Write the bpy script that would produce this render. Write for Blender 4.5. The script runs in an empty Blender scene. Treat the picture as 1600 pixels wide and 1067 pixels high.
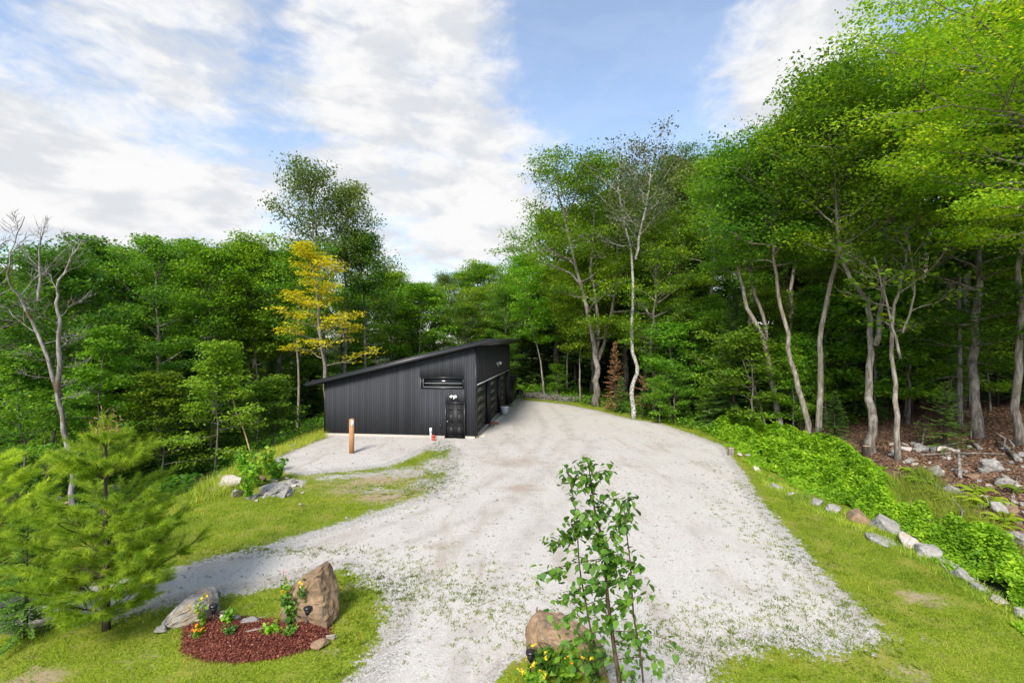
import bpy, bmesh, math, random
import numpy as np
from mathutils import Vector, Matrix
R = math.radians
sc = bpy.context.scene
COL = sc.collection
# ------------------------------------------------------------------ camera, sky, sun, exposure
CAMZ, F, CX, CY = 5.7, 760.0, 800.0, 533.0
cam = bpy.data.cameras.new('camera'); camo = bpy.data.objects.new('camera', cam); COL.objects.link(camo)
camo.location = (0, 0, CAMZ); camo.rotation_euler = (R(90), 0, 0)
cam.sensor_width = 36; cam.lens = F / 1600 * 36; cam.clip_end = 2000; cam.clip_start = 0.05
sc.camera = camo
SUN_EL, SUN_AZ = 43.0, 198.0          # azimuth measured clockwise from +Y (the view direction)
SKY_STRENGTH, SUN_STRENGTH, EXPOSURE = 0.13, 2.7, 1.06
def build_world():
    w = bpy.data.worlds.new('World'); sc.world = w; w.use_nodes = True
    nt = w.node_tree; N = nt.nodes; L = nt.links; N.clear()
    out = N.new('ShaderNodeOutputWorld'); bg = N.new('ShaderNodeBackground')
    bg.inputs['Strength'].default_value = SKY_STRENGTH
    L.new(bg.outputs[0], out.inputs[0])
    sky = N.new('ShaderNodeTexSky'); sky.sky_type = 'NISHITA'; sky.sun_disc = False
    sky.sun_elevation = R(SUN_EL); sky.sun_rotation = R(SUN_AZ)
    sky.air_density = 1.0; sky.dust_density = 1.0; sky.ozone_density = 1.4
    tc = N.new('ShaderNodeTexCoord')
    nrm = N.new('ShaderNodeVectorMath'); nrm.operation = 'NORMALIZE'; L.new(tc.outputs['Generated'], nrm.inputs[0])
    sep = N.new('ShaderNodeSeparateXYZ'); L.new(nrm.outputs[0], sep.inputs[0])
    def math_(op, a, b=None, c=None):
        m = N.new('ShaderNodeMath'); m.operation = op
        for i, v in enumerate((a, b, c)):
            if v is None: continue
            if isinstance(v, (int, float)): m.inputs[i].default_value = v
            else: L.new(v, m.inputs[i])
        return m.outputs[0]
    zz = math_('ADD', math_('MAXIMUM', sep.outputs[2], 0.0), 0.22)
    cmb = N.new('ShaderNodeCombineXYZ')
    L.new(math_('DIVIDE', sep.outputs[0], zz), cmb.inputs[0]); L.new(math_('DIVIDE', sep.outputs[1], zz), cmb.inputs[1])
    def noise(vec, scale, det, rough, off=(0, 0, 0), sc3=(1, 1, 1), dist=0.0):
        mp = N.new('ShaderNodeMapping'); mp.inputs['Location'].default_value = off; mp.inputs['Scale'].default_value = sc3
        L.new(vec, mp.inputs[0]); n = N.new('ShaderNodeTexNoise'); n.inputs['Scale'].default_value = scale
        n.inputs['Detail'].default_value = det; n.inputs['Roughness'].default_value = rough; n.inputs['Distortion'].default_value = dist
        L.new(mp.outputs[0], n.inputs['Vector']); return n.outputs[0]
    def rng(v, a, b, c, d, smooth=True):
        m = N.new('ShaderNodeMapRange'); m.interpolation_type = 'SMOOTHSTEP' if smooth else 'LINEAR'
        L.new(v, m.inputs[0])
        for i, q in enumerate((a, b, c, d)): m.inputs[i + 1].default_value = q
        return m.outputs[0]
    # where the big clouds and the open blue stand (directions in the sky), amplitude, radius in degrees
    blobs = [(245, 15, .30, 6), (290, 120, -.16, 11), (430, 95, -.10, 7), (480, 200, .20, 11), (640, 150, .10, 9), (300, 200, .10, 8), (560, 10, .2, 9), (740, 5, .20, 6),
             (720, 170, .12, 14), (880, 60, -.24, 7), (980, 110, -.30, 12), (1060, 40, -.22, 8), (1200, 70, .36, 7), (1310, 35, .34, 7), (1130, 140, .32, 4.5),
             (1420, 90, -.26, 7), (800, 240, .30, 8), (330, 300, .10, 18), (60, 330, .08, 14), (300, 345, .16, 5), (60, 300, .16, 4), (180, 290, .14, 4), (680, 330, .08, 12), (740, 350, .16, 5), (-200, 250, .1, 20), (1150, -60, -.1, 8)]
    acc = None
    for px, py, amp, rad in blobs:
        d = Vector((px - CX, F, CY - py)).normalized()
        dt = N.new('ShaderNodeVectorMath'); dt.operation = 'DOT_PRODUCT'; L.new(nrm.outputs[0], dt.inputs[0]); dt.inputs[1].default_value = d
        b = rng(dt.outputs['Value'], math.cos(R(rad * 1.5)), 1.0, 0.0, amp)
        acc = b if acc is None else math_('ADD', acc, b)
    n1 = noise(nrm.outputs[0], 3.2, 9, .58, (3.1, 1.7, .4), (1, 1, 2.6), .35)
    n2 = noise(cmb.outputs[0], 11.0, 8, .64, (0.4, 5.2, 2), (1, .8, 1), .6)
    n3 = noise(nrm.outputs[0], 6.5, 8, .55, (7.4, 2.2, 4), (1, 1, 2.8), .3)
    n4 = noise(nrm.outputs[0], 9.5, 9, .58, (1.4, .2, 4), (1, 1, 2.2), .3)
    low = rng(sep.outputs[2], 0.0, 0.50, .12, -.05)
    dens = math_('ADD', math_('ADD', n1, acc), low)
    dens = math_('ADD', dens, math_('MULTIPLY', math_('SUBTRACT', n2, .5), .60))
    dens = math_('ADD', dens, math_('MULTIPLY', math_('SUBTRACT', n4, .5), .62))
    mask = rng(dens, .40, .96, .16, 1.0)
    shade = rng(math_('ADD', math_('MULTIPLY', n3, .6), math_('MULTIPLY', n4, .4)), .42, .56, 0, 1)
    cc = N.new('ShaderNodeMix'); cc.data_type = 'RGBA'; L.new(shade, cc.inputs[0])
    cc.inputs[6].default_value = (2.8, 2.88, 3.02, 1); cc.inputs[7].default_value = (3.6, 3.58, 3.58, 1)
    mx = N.new('ShaderNodeMix'); mx.data_type = 'RGBA'; L.new(mask, mx.inputs[0])
    L.new(sky.outputs[0], mx.inputs[6]); L.new(cc.outputs[2], mx.inputs[7]); L.new(mx.outputs[2], bg.inputs[0])
build_world()
sl = bpy.data.lights.new('sun', 'SUN'); sl.energy = SUN_STRENGTH; sl.angle = R(17); sl.color = (1, .95, .87)
so = bpy.data.objects.new('sun', sl); COL.objects.link(so)
sd = Vector((math.sin(R(SUN_AZ)) * math.cos(R(SUN_EL)), math.cos(R(SUN_AZ)) * math.cos(R(SUN_EL)), math.sin(R(SUN_EL))))
so.rotation_euler = sd.to_track_quat('Z', 'Y').to_euler()
vs = sc.view_settings; vs.view_transform = 'Standard'; vs.look = 'None'; vs.exposure = EXPOSURE; vs.gamma = 1; vs.use_curve_mapping = False

# ------------------------------------------------------------------ numpy helpers
def vnoise(x, y, s, seed=0):
    x = np.asarray(x, float) * s + seed * 17.31; y = np.asarray(y, float) * s + seed * 9.17
    xi = np.floor(x).astype(np.int64); yi = np.floor(y).astype(np.int64); fx = x - xi; fy = y - yi
    fx = fx * fx * (3 - 2 * fx); fy = fy * fy * (3 - 2 * fy)
    def h(a, b):
        n = (a * 374761393 + b * 668265263 + seed * 144665) & 0xffffffff
        n = ((n ^ (n >> 13)) * 1274126177) & 0xffffffff
        return ((n ^ (n >> 16)) & 0xffff) / 65535.0
    return (h(xi, yi) * (1 - fx) + h(xi + 1, yi) * fx) * (1 - fy) + (h(xi, yi + 1) * (1 - fx) + h(xi + 1, yi + 1) * fx) * fy
def fbm(x, y, s, seed=0, o=4):
    t = 0; a = .5; n = 0
    for i in range(o):
        t = t + a * vnoise(x, y, s * 2 ** i, seed + i); n += a; a *= .5
    return t / n
def sstep(v, a, b):
    t = np.clip((v - a) / (b - a), 0, 1); return t * t * (3 - 2 * t)
def height(x, y):
    x = np.asarray(x, float); y = np.asarray(y, float)
    z = (fbm(x, y, .35, 3, 3) - .5) * .10
    drop = np.clip((-12.0 - x) * .30, 0, 2.6) * sstep(y, 13.5, 18.0)
    z = z - drop + (fbm(x, y, .25, 11) - .5) * .9 * sstep(drop, .1, 1.0)
    near = 1 - sstep(y, 27, 34)
    edge = 11.7
    sw = -np.sin(np.clip((x - edge) / 5.2, 0, 1) * math.pi) * .55 * near
    rise = np.clip(x - (edge + 5.0) , 0, 30) * .085
    z = z + sw + rise * (1 - .5 * sstep(y, 30, 45)) + (fbm(x, y, .5, 21) - .5) * .5 * sstep(x, 14, 17)
    z = z + sstep(y, 52, 130) * 5.0 * sstep(np.abs(x), 0, 60)
    return z
def hz(x, y): return float(height(x, y))
def P(px, py, y): return Vector(((px - CX) / F * y, y, CAMZ - (py - CY) / F * y))
def G(px, py):
    dx, dz = (px - CX) / F, -(py - CY) / F
    y = 4.0
    while y < 130:
        if CAMZ + dz * y <= hz(dx * y, y): break
        y += .1
    return Vector((dx * y, y, hz(dx * y, y)))
def W(px, py): y = F * CAMZ / (py - CY); return ((px - CX) / F * y, y)
def poly_sd(x, y, poly):
    """signed distance, positive inside"""
    x = np.asarray(x, float); y = np.asarray(y, float); d = np.full(x.shape, 1e9); ins = np.zeros(x.shape, bool)
    n = len(poly)
    for i in range(n):
        x0, y0 = poly[i]; x1, y1 = poly[(i + 1) % n]
        ex, ey = x1 - x0, y1 - y0; t = np.clip(((x - x0) * ex + (y - y0) * ey) / (ex * ex + ey * ey + 1e-12), 0, 1)
        d = np.minimum(d, np.hypot(x - x0 - t * ex, y - y0 - t * ey))
        c = (y0 > y) != (y1 > y)
        ins ^= c & (x < (x1 - x0) * (y - y0) / (y1 - y0 + 1e-12) + x0)
    return np.where(ins, d, -d)

def mesh_np(name, V, Fc, mat=None, attrs=None, smooth=False):
    """V (N,3); Fc = array (M,k) or list of such arrays; attrs = {name: per-vertex floats}"""
    me = bpy.data.meshes.new(name); V = np.asarray(V, np.float32)
    if isinstance(Fc, np.ndarray): Fc = [Fc]
    Fc = [np.asarray(f, np.int32) for f in Fc if len(f)]
    loops = np.concatenate([f.ravel() for f in Fc]); sizes = np.concatenate([np.full(len(f), f.shape[1], np.int32) for f in Fc])
    starts = np.concatenate([[0], np.cumsum(sizes)[:-1]]).astype(np.int32)
    me.vertices.add(len(V)); me.vertices.foreach_set('co', V.ravel())
    me.loops.add(len(loops)); me.loops.foreach_set('vertex_index', loops)
    me.polygons.add(len(sizes)); me.polygons.foreach_set('loop_start', starts); me.polygons.foreach_set('loop_total', sizes)
    if smooth: me.polygons.foreach_set('use_smooth', np.ones(len(sizes), bool))
    for k, v in (attrs or {}).items():
        a = me.attributes.new(k, 'FLOAT', 'POINT'); a.data.foreach_set('value', np.asarray(v, np.float32))
    me.update(calc_edges=True)
    if mat: me.materials.append(mat)
    return me
def link(name, me, parent=None, loc=None, rot=None, scale=None):
    o = bpy.data.objects.new(name, me); COL.objects.link(o)
    if parent: o.parent = parent
    if loc is not None: o.location = loc
    if rot is not None: o.rotation_euler = rot
    if scale is not None: o.scale = scale if hasattr(scale, '__len__') else (scale,) * 3
    return o
def tag(o, label=None, cat=None, group=None, kind=None):
    if label: o['label'] = label
    if cat: o['category'] = cat
    if group: o['group'] = group
    if kind: o['kind'] = kind
    return o
def thing(name, label, cat, loc=(0, 0, 0), rotz=0, group=None, scale=None):
    o = bpy.data.objects.new(name, None); COL.objects.link(o); o.empty_display_size = .2
    o.location = loc; o.rotation_euler = (0, 0, rotz)
    if scale is not None: o.scale = scale if hasattr(scale, '__len__') else (scale,) * 3
    return tag(o, label, cat, group)
class MB:
    """collects boxes, tubes and polygons for one mesh"""
    def __init__(s): s.V = []; s.Q = []; s.T = []; s.n = 0; s.t = []
    def add(s, V, Q=None, T=None, tint=.5):
        V = np.asarray(V, float).reshape(-1, 3)
        if Q is not None and len(Q): s.Q.append(np.asarray(Q) + s.n)
        if T is not None and len(T): s.T.append(np.asarray(T) + s.n)
        s.V.append(V); s.t.append(np.full(len(V), tint)); s.n += len(V)
    def box(s, lo, hi, M=None, tint=.5):
        x0, y0, z0 = lo; x1, y1, z1 = hi
        V = np.array([(x0,y0,z0),(x1,y0,z0),(x1,y1,z0),(x0,y1,z0),(x0,y0,z1),(x1,y0,z1),(x1,y1,z1),(x0,y1,z1)], float)
        if M is not None: V = np.array([M @ Vector(v) for v in V])
        s.add(V, [(0,3,2,1),(4,5,6,7),(0,1,5,4),(1,2,6,5),(2,3,7,6),(3,0,4,7)], tint=tint)
    def tube(s, pts, rad, sides=7, tint=.5, cap=True):
        pts = np.asarray(pts, float); rad = np.broadcast_to(np.asarray(rad, float), (len(pts),))
        T = np.gradient(pts, axis=0); T /= np.linalg.norm(T, axis=1)[:, None] + 1e-9
        ref = np.array([0, 0, 1.0]) if abs(T[:, 2]).mean() < .7 else np.array([1.0, 0, 0])
        U = np.cross(T, ref); U /= np.linalg.norm(U, axis=1)[:, None] + 1e-9; B = np.cross(T, U)
        a = np.arange(sides) / sides * 2 * math.pi
        ring = pts[:, None] + rad[:, None, None] * (np.cos(a)[None, :, None] * U[:, None] + np.sin(a)[None, :, None] * B[:, None])
        n = len(pts); i = np.arange(n - 1)[:, None] * sides; j = np.arange(sides)[None, :]; k = (j + 1) % sides
        Q = np.stack([i + j, i + k, i + sides + k, i + sides + j], -1).reshape(-1, 4)
        V = ring.reshape(-1, 3); T3 = []
        if cap:
            V = np.vstack([V, pts[-1], pts[0]]); e = n * sides
            T3 = [((n - 1) * sides + q, (n - 1) * sides + (q + 1) % sides, e) for q in range(sides)] + [((q + 1) % sides, q, e + 1) for q in range(sides)]
        s.add(V, Q, T3, tint)
    def mesh(s, name, mat, smooth=False):
        Fs = []
        if s.Q: Fs.append(np.concatenate(s.Q))
        if s.T: Fs.append(np.concatenate(s.T))
        return mesh_np(name, np.concatenate(s.V), Fs, mat, {'tint': np.concatenate(s.t)}, smooth)
    def obj(s, name, mat, parent=None, smooth=False, **k): return link(name, s.mesh(name, mat, smooth), parent, **k)

# ------------------------------------------------------------------ materials
def nodemat(name):
    m = bpy.data.materials.new(name); m.use_nodes = True; nt = m.node_tree; nt.nodes.clear()
    o = nt.nodes.new('ShaderNodeOutputMaterial'); return m, nt, o
class NB:
    def __init__(s, nt): s.nt = nt; s.N = nt.nodes; s.L = nt.links
    def new(s, t, **k):
        n = s.N.new(t)
        for a, b in k.items(): setattr(n, a, b)
        return n
    def set(s, inp, v):
        if isinstance(v, bpy.types.NodeSocket): s.L.new(v, inp)
        elif isinstance(v, (tuple, list)) and len(v) == 3 and inp.type == 'RGBA': inp.default_value = (*v, 1)
        else: inp.default_value = v
    def math(s, op, a, b=0.0, c=0.0):
        n = s.new('ShaderNodeMath', operation=op)
        for i, v in enumerate((a, b, c)): s.set(n.inputs[i], v)
        return n.outputs[0]
    def mix(s, f, a, b, blend='MIX'):
        n = s.new('ShaderNodeMix', data_type='RGBA', blend_type=blend); s.set(n.inputs[0], f); s.set(n.inputs[6], a); s.set(n.inputs[7], b); return n.outputs[2]
    def rng(s, v, a, b, c=0.0, d=1.0, smooth=True):
        n = s.new('ShaderNodeMapRange', interpolation_type='SMOOTHSTEP' if smooth else 'LINEAR'); s.set(n.inputs[0], v)
        for i, q in enumerate((a, b, c, d)): n.inputs[i + 1].default_value = q
        return n.outputs[0]
    def coord(s, kind='Object'): return s.new('ShaderNodeTexCoord').outputs[kind]
    def pos(s): return s.new('ShaderNodeNewGeometry').outputs['Position']
    def noise(s, vec, scale, det=4, rough=.5, sc3=None, dist=0, out=0):
        if sc3:
            m = s.new('ShaderNodeMapping'); m.inputs['Scale'].default_value = sc3; s.L.new(vec, m.inputs[0]); vec = m.outputs[0]
        n = s.new('ShaderNodeTexNoise'); s.L.new(vec, n.inputs['Vector']); n.inputs['Scale'].default_value = scale
        n.inputs['Detail'].default_value = det; n.inputs['Roughness'].default_value = rough; n.inputs['Distortion'].default_value = dist
        return n.outputs[out]
    def voro(s, vec, scale, out='Distance', feature='F1'):
        n = s.new('ShaderNodeTexVoronoi', feature=feature); s.L.new(vec, n.inputs['Vector']); n.inputs['Scale'].default_value = scale; return n.outputs[out]
    def attr(s, name): return s.new('ShaderNodeAttribute', attribute_name=name).outputs['Fac']
    def bump(s, h, strength=.5, dist=.02):
        n = s.new('ShaderNodeBump'); s.L.new(h, n.inputs['Height']); n.inputs['Strength'].default_value = strength; n.inputs['Distance'].default_value = dist; return n.outputs[0]
    def bsdf(s, col, rough=.7, spec=.3, normal=None, metal=0.0):
        n = s.new('ShaderNodeBsdfPrincipled'); s.set(n.inputs['Base Color'], col); s.set(n.inputs['Roughness'], rough)
        n.inputs['Specular IOR Level'].default_value = spec; n.inputs['Metallic'].default_value = metal
        if normal is not None: s.L.new(normal, n.inputs['Normal'])
        return n.outputs[0]
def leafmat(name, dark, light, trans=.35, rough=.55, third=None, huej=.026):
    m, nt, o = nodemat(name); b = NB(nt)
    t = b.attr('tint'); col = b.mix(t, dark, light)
    if third: col = b.mix(b.rng(t, .78, .98), col, third)
    rnd = b.new('ShaderNodeObjectInfo').outputs['Random']
    h = b.new('ShaderNodeHueSaturation'); b.set(h.inputs['Color'], col)
    b.set(h.inputs['Hue'], b.math('MULTIPLY_ADD', rnd, -huej, .5 + huej * .5)); b.set(h.inputs['Value'], b.math('MULTIPLY_ADD', b.math('FRACT', b.math('MULTIPLY', rnd, 7.31)), .5, .75))
    c = h.outputs[0]
    d = b.bsdf(c, rough, .35)
    tr = b.new('ShaderNodeBsdfTranslucent')
    b.set(tr.inputs[0], b.mix(1.0, c, (1.25, 1.15, .55), 'MULTIPLY'))
    mx = b.new('ShaderNodeMixShader'); mx.inputs[0].default_value = trans
    b.L.new(d, mx.inputs[1]); b.L.new(tr.outputs[0], mx.inputs[2]); b.L.new(mx.outputs[0], o.inputs[0]); return m
def barkmat(name, c1, c2, scale=9, sc3=(1, 1, .18), c3=None):
    m, nt, o = nodemat(name); b = NB(nt); co = b.coord()
    n = b.noise(co, scale, 6, .65, sc3); n2 = b.noise(co, 1.3, 3)
    col = b.mix(b.rng(n, .35, .68), c1, c2)
    if c3: col = b.mix(b.rng(n2, .5, .68), col, c3)
    b.L.new(b.bsdf(col, .9, .15, b.bump(n, .8, .03)), o.inputs[0]); return m
def simple(name, col, rough=.6, spec=.3, var=.25, scale=6, metal=0.0, bump=.15):
    m, nt, o = nodemat(name); b = NB(nt); n = b.noise(b.coord(), scale, 5, .6)
    c = b.mix(n, tuple(v * (1 - var) for v in col), tuple(v * (1 + var) for v in col))
    b.L.new(b.bsdf(c, rough, spec, b.bump(n, bump, .01), metal), o.inputs[0]); return m
def rockmat(name, a, c, d):
    m, nt, o = nodemat(name); b = NB(nt); co = b.coord()
    n = b.noise(co, 2.2, 6, .6, dist=.4); n2 = b.noise(co, 14, 6, .7); n3 = b.noise(co, 4.5, 4, .6)
    rnd = b.new('ShaderNodeObjectInfo').outputs['Random']
    col = b.mix(b.rng(n, .35, .65), a, c); col = b.mix(b.rng(n3, .54, .66), col, d)
    col = b.mix(b.rng(n2, .3, .75), b.mix(1.0, col, (.62, .6, .58), 'MULTIPLY'), col)
    h = b.new('ShaderNodeHueSaturation'); b.set(h.inputs['Color'], col); b.set(h.inputs['Value'], b.math('MULTIPLY_ADD', rnd, .3, .88))
    b.L.new(b.bsdf(h.outputs[0], .9, .2, b.bump(b.math('ADD', n2, n), .5, .03)), o.inputs[0]); return m
M = {}
M['maple'] = leafmat('maple_leaf', (.05, .135, .010), (.29, .48, .022), .52, third=(.54, .60, .02))
M['beech'] = leafmat('beech_leaf', (.042, .13, .015), (.21, .41, .028), .52, third=(.40,.54,.03))
M['poplar'] = leafmat('poplar_leaf', (.09, .15, .035), (.28, .38, .07), .45)
M['bright'] = leafmat('sun_tinted_maple_leaf', (.12, .34, .016), (.40, .64, .035), .52, third=(.60, .70, .04))  # maple leaf copy with sunlight put into its brighter colour
M['yellow'] = leafmat('yellow_leaf', (.52, .47, .010), (.86, .80, .03), .4, third=(.50, .60, .03), huej=0)
M['sapling'] = leafmat('sapling_leaf', (.06, .18, .015), (.28, .50, .03), .52)
M['birchleaf'] = leafmat('young_birch_leaf', (.035, .11, .014), (.15, .29, .03), .4)
M['oldbirch'] = leafmat('old_birch_leaf', (.07, .10, .04), (.2, .23, .09), .35)
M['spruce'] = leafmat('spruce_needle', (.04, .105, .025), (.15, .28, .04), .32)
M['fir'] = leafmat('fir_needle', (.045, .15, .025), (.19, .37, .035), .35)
M['pine'] = leafmat('pine_needle', (.20, .38, .02), (.60, .78, .06), .52, third=(.78, .78, .09))
M['brownneedle'] = leafmat('dead_needle', (.28, .15, .07), (.56, .33, .17), .25, huej=0)
M['bramble'] = leafmat('bramble_leaf', (.08, .22, .012), (.33, .56, .025), .48, third=(.46, .60, .04))
M['fern'] = leafmat('fern_leaf', (.16, .32, .02), (.42, .56, .035), .45)
M['grass'] = leafmat('grass_blade', (.11, .18, .009), (.29, .41, .016), .4, third=(.42, .40, .05))
M['tallgrass'] = leafmat('tall_grass_blade', (.16, .27, .02), (.42, .48, .06), .4)
M['litter'] = leafmat('litter_leaf', (.07, .035, .02), (.26, .15, .09), .05, huej=0)
M['petal_y'] = leafmat('yellow_petal', (.7, .5, .02), (.8, .62, .03), .2, huej=0)
M['petal_o'] = leafmat('orange_petal', (.75, .25, .01), (.8, .40, .02), .2, huej=0)
M['petal_p'] = leafmat('pink_petal', (.6, .3, .4), (.7, .45, .5), .2, huej=0)
M['bark'] = barkmat('grey_brown_bark', (.08, .066, .052), (.26, .23, .195), 10, c3=(.30, .28, .24))
M['barkpale'] = barkmat('pale_bark', (.12, .10, .08), (.36, .32, .27), 9, c3=(.20, .17, .12))
M['barkdark'] = barkmat('dark_bark', (.03, .022, .017), (.10, .075, .06), 9)
M['barkdead'] = barkmat('weathered_dead_wood', (.12, .105, .095), (.36, .33, .31), 8, c3=(.13, .09, .06))
M['barkbirch'] = barkmat('white_birch_bark', (.10, .09, .08), (.60, .58, .53), 7, (1, 1, 1.6), (.34, .30, .26))
M['twig'] = barkmat('brown_twig', (.05, .03, .02), (.13, .085, .06), 20)
M['rock'] = rockmat('grey_rock', (.30, .285, .265), (.45, .43, .40), (.20, .20, .195))
M['rocktan'] = rockmat('tan_rock', (.34, .235, .145), (.25, .165, .10), (.20, .15, .11))
M['rockmix'] = rockmat('grey_and_tan_rock', (.50, .49, .47), (.50, .38, .26), (.36, .36, .36))
M['concrete'] = simple('concrete', (.42, .38, .32), .9, .2, .2, 8)
M['wood'] = simple('cut_wood', (.42, .28, .17), .8, .2, .3, 9)
M['black'] = simple('black_plastic', (.012, .012, .014), .35, .5, .2)
M['white'] = simple('white_paint', (.75, .75, .74), .5, .4, .05)
M['red'] = simple('red_paint', (.45, .06, .03), .5, .4, .2)
M['rust'] = simple('brown_brick', (.22, .10, .06), .8, .2, .3)
M['steel'] = simple('galvanised_steel', (.42, .43, .44), .45, .4, .2)
def siding_mat():
    m, nt, o = nodemat('black_stained_siding'); b = NB(nt); co = b.coord()
    n = b.noise(co, 14, 5, .6, (1, 1, .12)); n2 = b.noise(co, .8, 3); t = b.attr('tint')
    f = b.math('ADD', b.math('MULTIPLY', n, .5), b.math('MULTIPLY', t, .5))
    col = b.mix(f, (.030, .032, .037), (.060, .063, .072)); col = b.mix(b.math('MULTIPLY', n2, .25), col, (.045, .045, .047))
    b.L.new(b.bsdf(col, .85, .15, b.bump(n, .25, .005)), o.inputs[0]); return m
M['siding'] = siding_mat()
M['blackpaint'] = simple('black_paint', (.016, .016, .018), .35, .45, .15, 5, bump=.05)
M['doorpaint'] = simple('black_door_paint', (.018, .018, .019), .5, .3, .15, 5, bump=.03)
M['garagedoor'] = simple('dark_bronze_door', (.03, .027, .025), .3, .5, .15, 4, bump=.03)
M['roofmetal'] = simple('charcoal_metal_roof', (.035, .037, .042), .4, .5, .2, 3, bump=.05)
def glassmat():
    m, nt, o = nodemat('dark_window_glass'); b = NB(nt)
    b.L.new(b.bsdf((.006, .008, .008), .06, .3), o.inputs[0]); return m
M['glass'] = glassmat()
def postmat():
    m, nt, o = nodemat('cedar_post'); b = NB(nt); n = b.noise(b.coord(), 12, 5, .6, (1, 1, .08))
    b.L.new(b.bsdf(b.mix(n, (.26, .11, .035), (.5, .27, .12)), .7, .25, b.bump(n, .3, .01)), o.inputs[0]); return m
M['post'] = postmat()
def mulchmat():
    m, nt, o = nodemat('red_mulch'); b = NB(nt); p = b.pos()
    t = b.attr('tint'); c = b.mix(t, (.07, .022, .016), (.33, .10, .065)); c = b.mix(b.rng(t, .80, .95), c, (.52, .27, .18))
    b.L.new(b.bsdf(c, .9, .15), o.inputs[0]); return m
M['mulch'] = mulchmat()
def terrainmat():
    m, nt, o = nodemat('terrain'); b = NB(nt); p = b.pos()
    ag, af, ad = b.attr('gravel'), b.attr('forest'), b.attr('dirt')
    # gravel
    v1 = b.voro(p, 34, 'Color'); v2 = b.voro(p, 75, 'Color'); sp = b.new('ShaderNodeSeparateColor'); b.L.new(v1, sp.inputs[0]); sp2 = b.new('ShaderNodeSeparateColor'); b.L.new(v2, sp2.inputs[0])
    ng = b.noise(p, .55, 5, .6, dist=.5); nf = b.noise(p, 5, 5, .65); ntr = b.noise(p, .9, 6, .7, (1, .28, 1), .8)
    ctr_ = b.rng(ag, .80, 1.0); g = b.mix(sp.outputs[0], b.mix(ctr_, (.29, .27, .245), (.48, .445, .40)), b.mix(ctr_, (.60, .565, .52), (.58, .545, .50))); g = b.mix(b.math('MULTIPLY', b.rng(sp2.outputs[1], .80, 1.0, 0, .8), b.rng(ctr_, 0, 1, 1, .35)), g, (.20, .18, .16))
    g = b.mix(b.math('MULTIPLY', b.attr('track'), b.rng(b.noise(p, 1.4, 5, .7),   .35, .65, .05, .6)), g, (.34, .30, .255)); g = b.mix(b.rng(ntr, .50, .70, 0, .6), g, (.36, .30, .235)); g = b.mix(b.rng(ng, .50, .75, 0, .45), g, (.35, .315, .28))
    g = b.mix(b.rng(nf, .60, .85, 0, .4), g, (.33, .29, .25))
    g = b.mix(b.rng(b.math('ADD', ad, b.math('MULTIPLY', b.math('SUBTRACT', b.noise(p, 2.2, 6, .75, (.6, 1.6, 1)), .5), 1.2)), .30, 1.0, 0, .8), g, b.mix(nf, (.30, .22, .16), (.42, .33, .25)))
    # lawn soil and thatch
    nl = b.noise(p, 1.1, 6, .65); nl2 = b.noise(p, 22, 5, .7)
    l = b.mix(b.rng(nl2, .3, .7), (.08, .115, .010), (.25, .32, .02)); l = b.mix(b.rng(nl, .45, .72, 0, .75), l, (.30, .27, .06)); l = b.mix(b.rng(b.noise(p, 3.1, 5, .7), .58, .74, 0, .8), l, (.25, .17, .10))
    l = b.mix(b.rng(b.math('ADD', ad, b.math('MULTIPLY', b.math('SUBTRACT', b.noise(p, 3.2, 7, .75), .5), 1.8)), .42, .95), l, b.mix(nl2, (.28, .19, .11), (.46, .36, .26)))
    # forest litter; off the right slope, understorey shade is put into the floor colour
    vl = b.voro(p, 11, 'Color'); s3 = b.new('ShaderNodeSeparateColor'); b.L.new(vl, s3.inputs[0])
    fl = b.mix(s3.outputs[0], (.085, .05, .034), (.27, .175, .12)); fl = b.mix(b.rng(nl, .5, .75), fl, (.10, .075, .05)); fl = b.mix(b.attr('litter'), b.mix(s3.outputs[1], (.018, .026, .010), (.05, .06, .02)), fl)
    ff = b.rng(b.math('ADD', af, b.math('MULTIPLY', b.math('SUBTRACT', nf, .5), .5)), .4, .6)
    base = b.mix(ff, l, fl)
    nb = b.noise(p, 2.6, 6, .72); ns = b.noise(p, 12, 4, .7)
    jit = b.math('ADD', b.math('MULTIPLY', b.math('SUBTRACT', nb, .5), .75), b.math('MULTIPLY', b.math('SUBTRACT', ns, .5), .75))
    gm = b.rng(b.math('ADD', ag, jit), .42, .54)
    col = b.mix(gm, base, g)
    hgt = b.math('ADD', b.math('MULTIPLY', sp.outputs[0], .6), b.math('MULTIPLY', nl2, .6))
    b.L.new(b.bsdf(col, .92, .12, b.bump(hgt, .9, .03)), o.inputs[0]); return m
M['terrain'] = terrainmat()

def bez(p, k=10, rng=None, wob=0.0):
    """resample a polyline smoothly (Catmull-Rom) with k points"""
    p = np.asarray(p, float)
    q = np.vstack([2 * p[0] - p[1], p, 2 * p[-1] - p[-2]]); out = []
    for t in np.linspace(0, len(p) - 1 - 1e-6, k):
        i = int(t); f = t - i; a, b, c, d = q[i:i + 4]
        out.append(.5 * (2 * b + (c - a) * f + (2 * a - 5 * b + 4 * c - d) * f * f + (3 * b - a - 3 * c + d) * f ** 3))
    out = np.array(out)
    if wob and rng is not None: out[1:-1] += rng.normal(0, wob, (k - 2, 3)) * [1, 1, .2]
    return out
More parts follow.
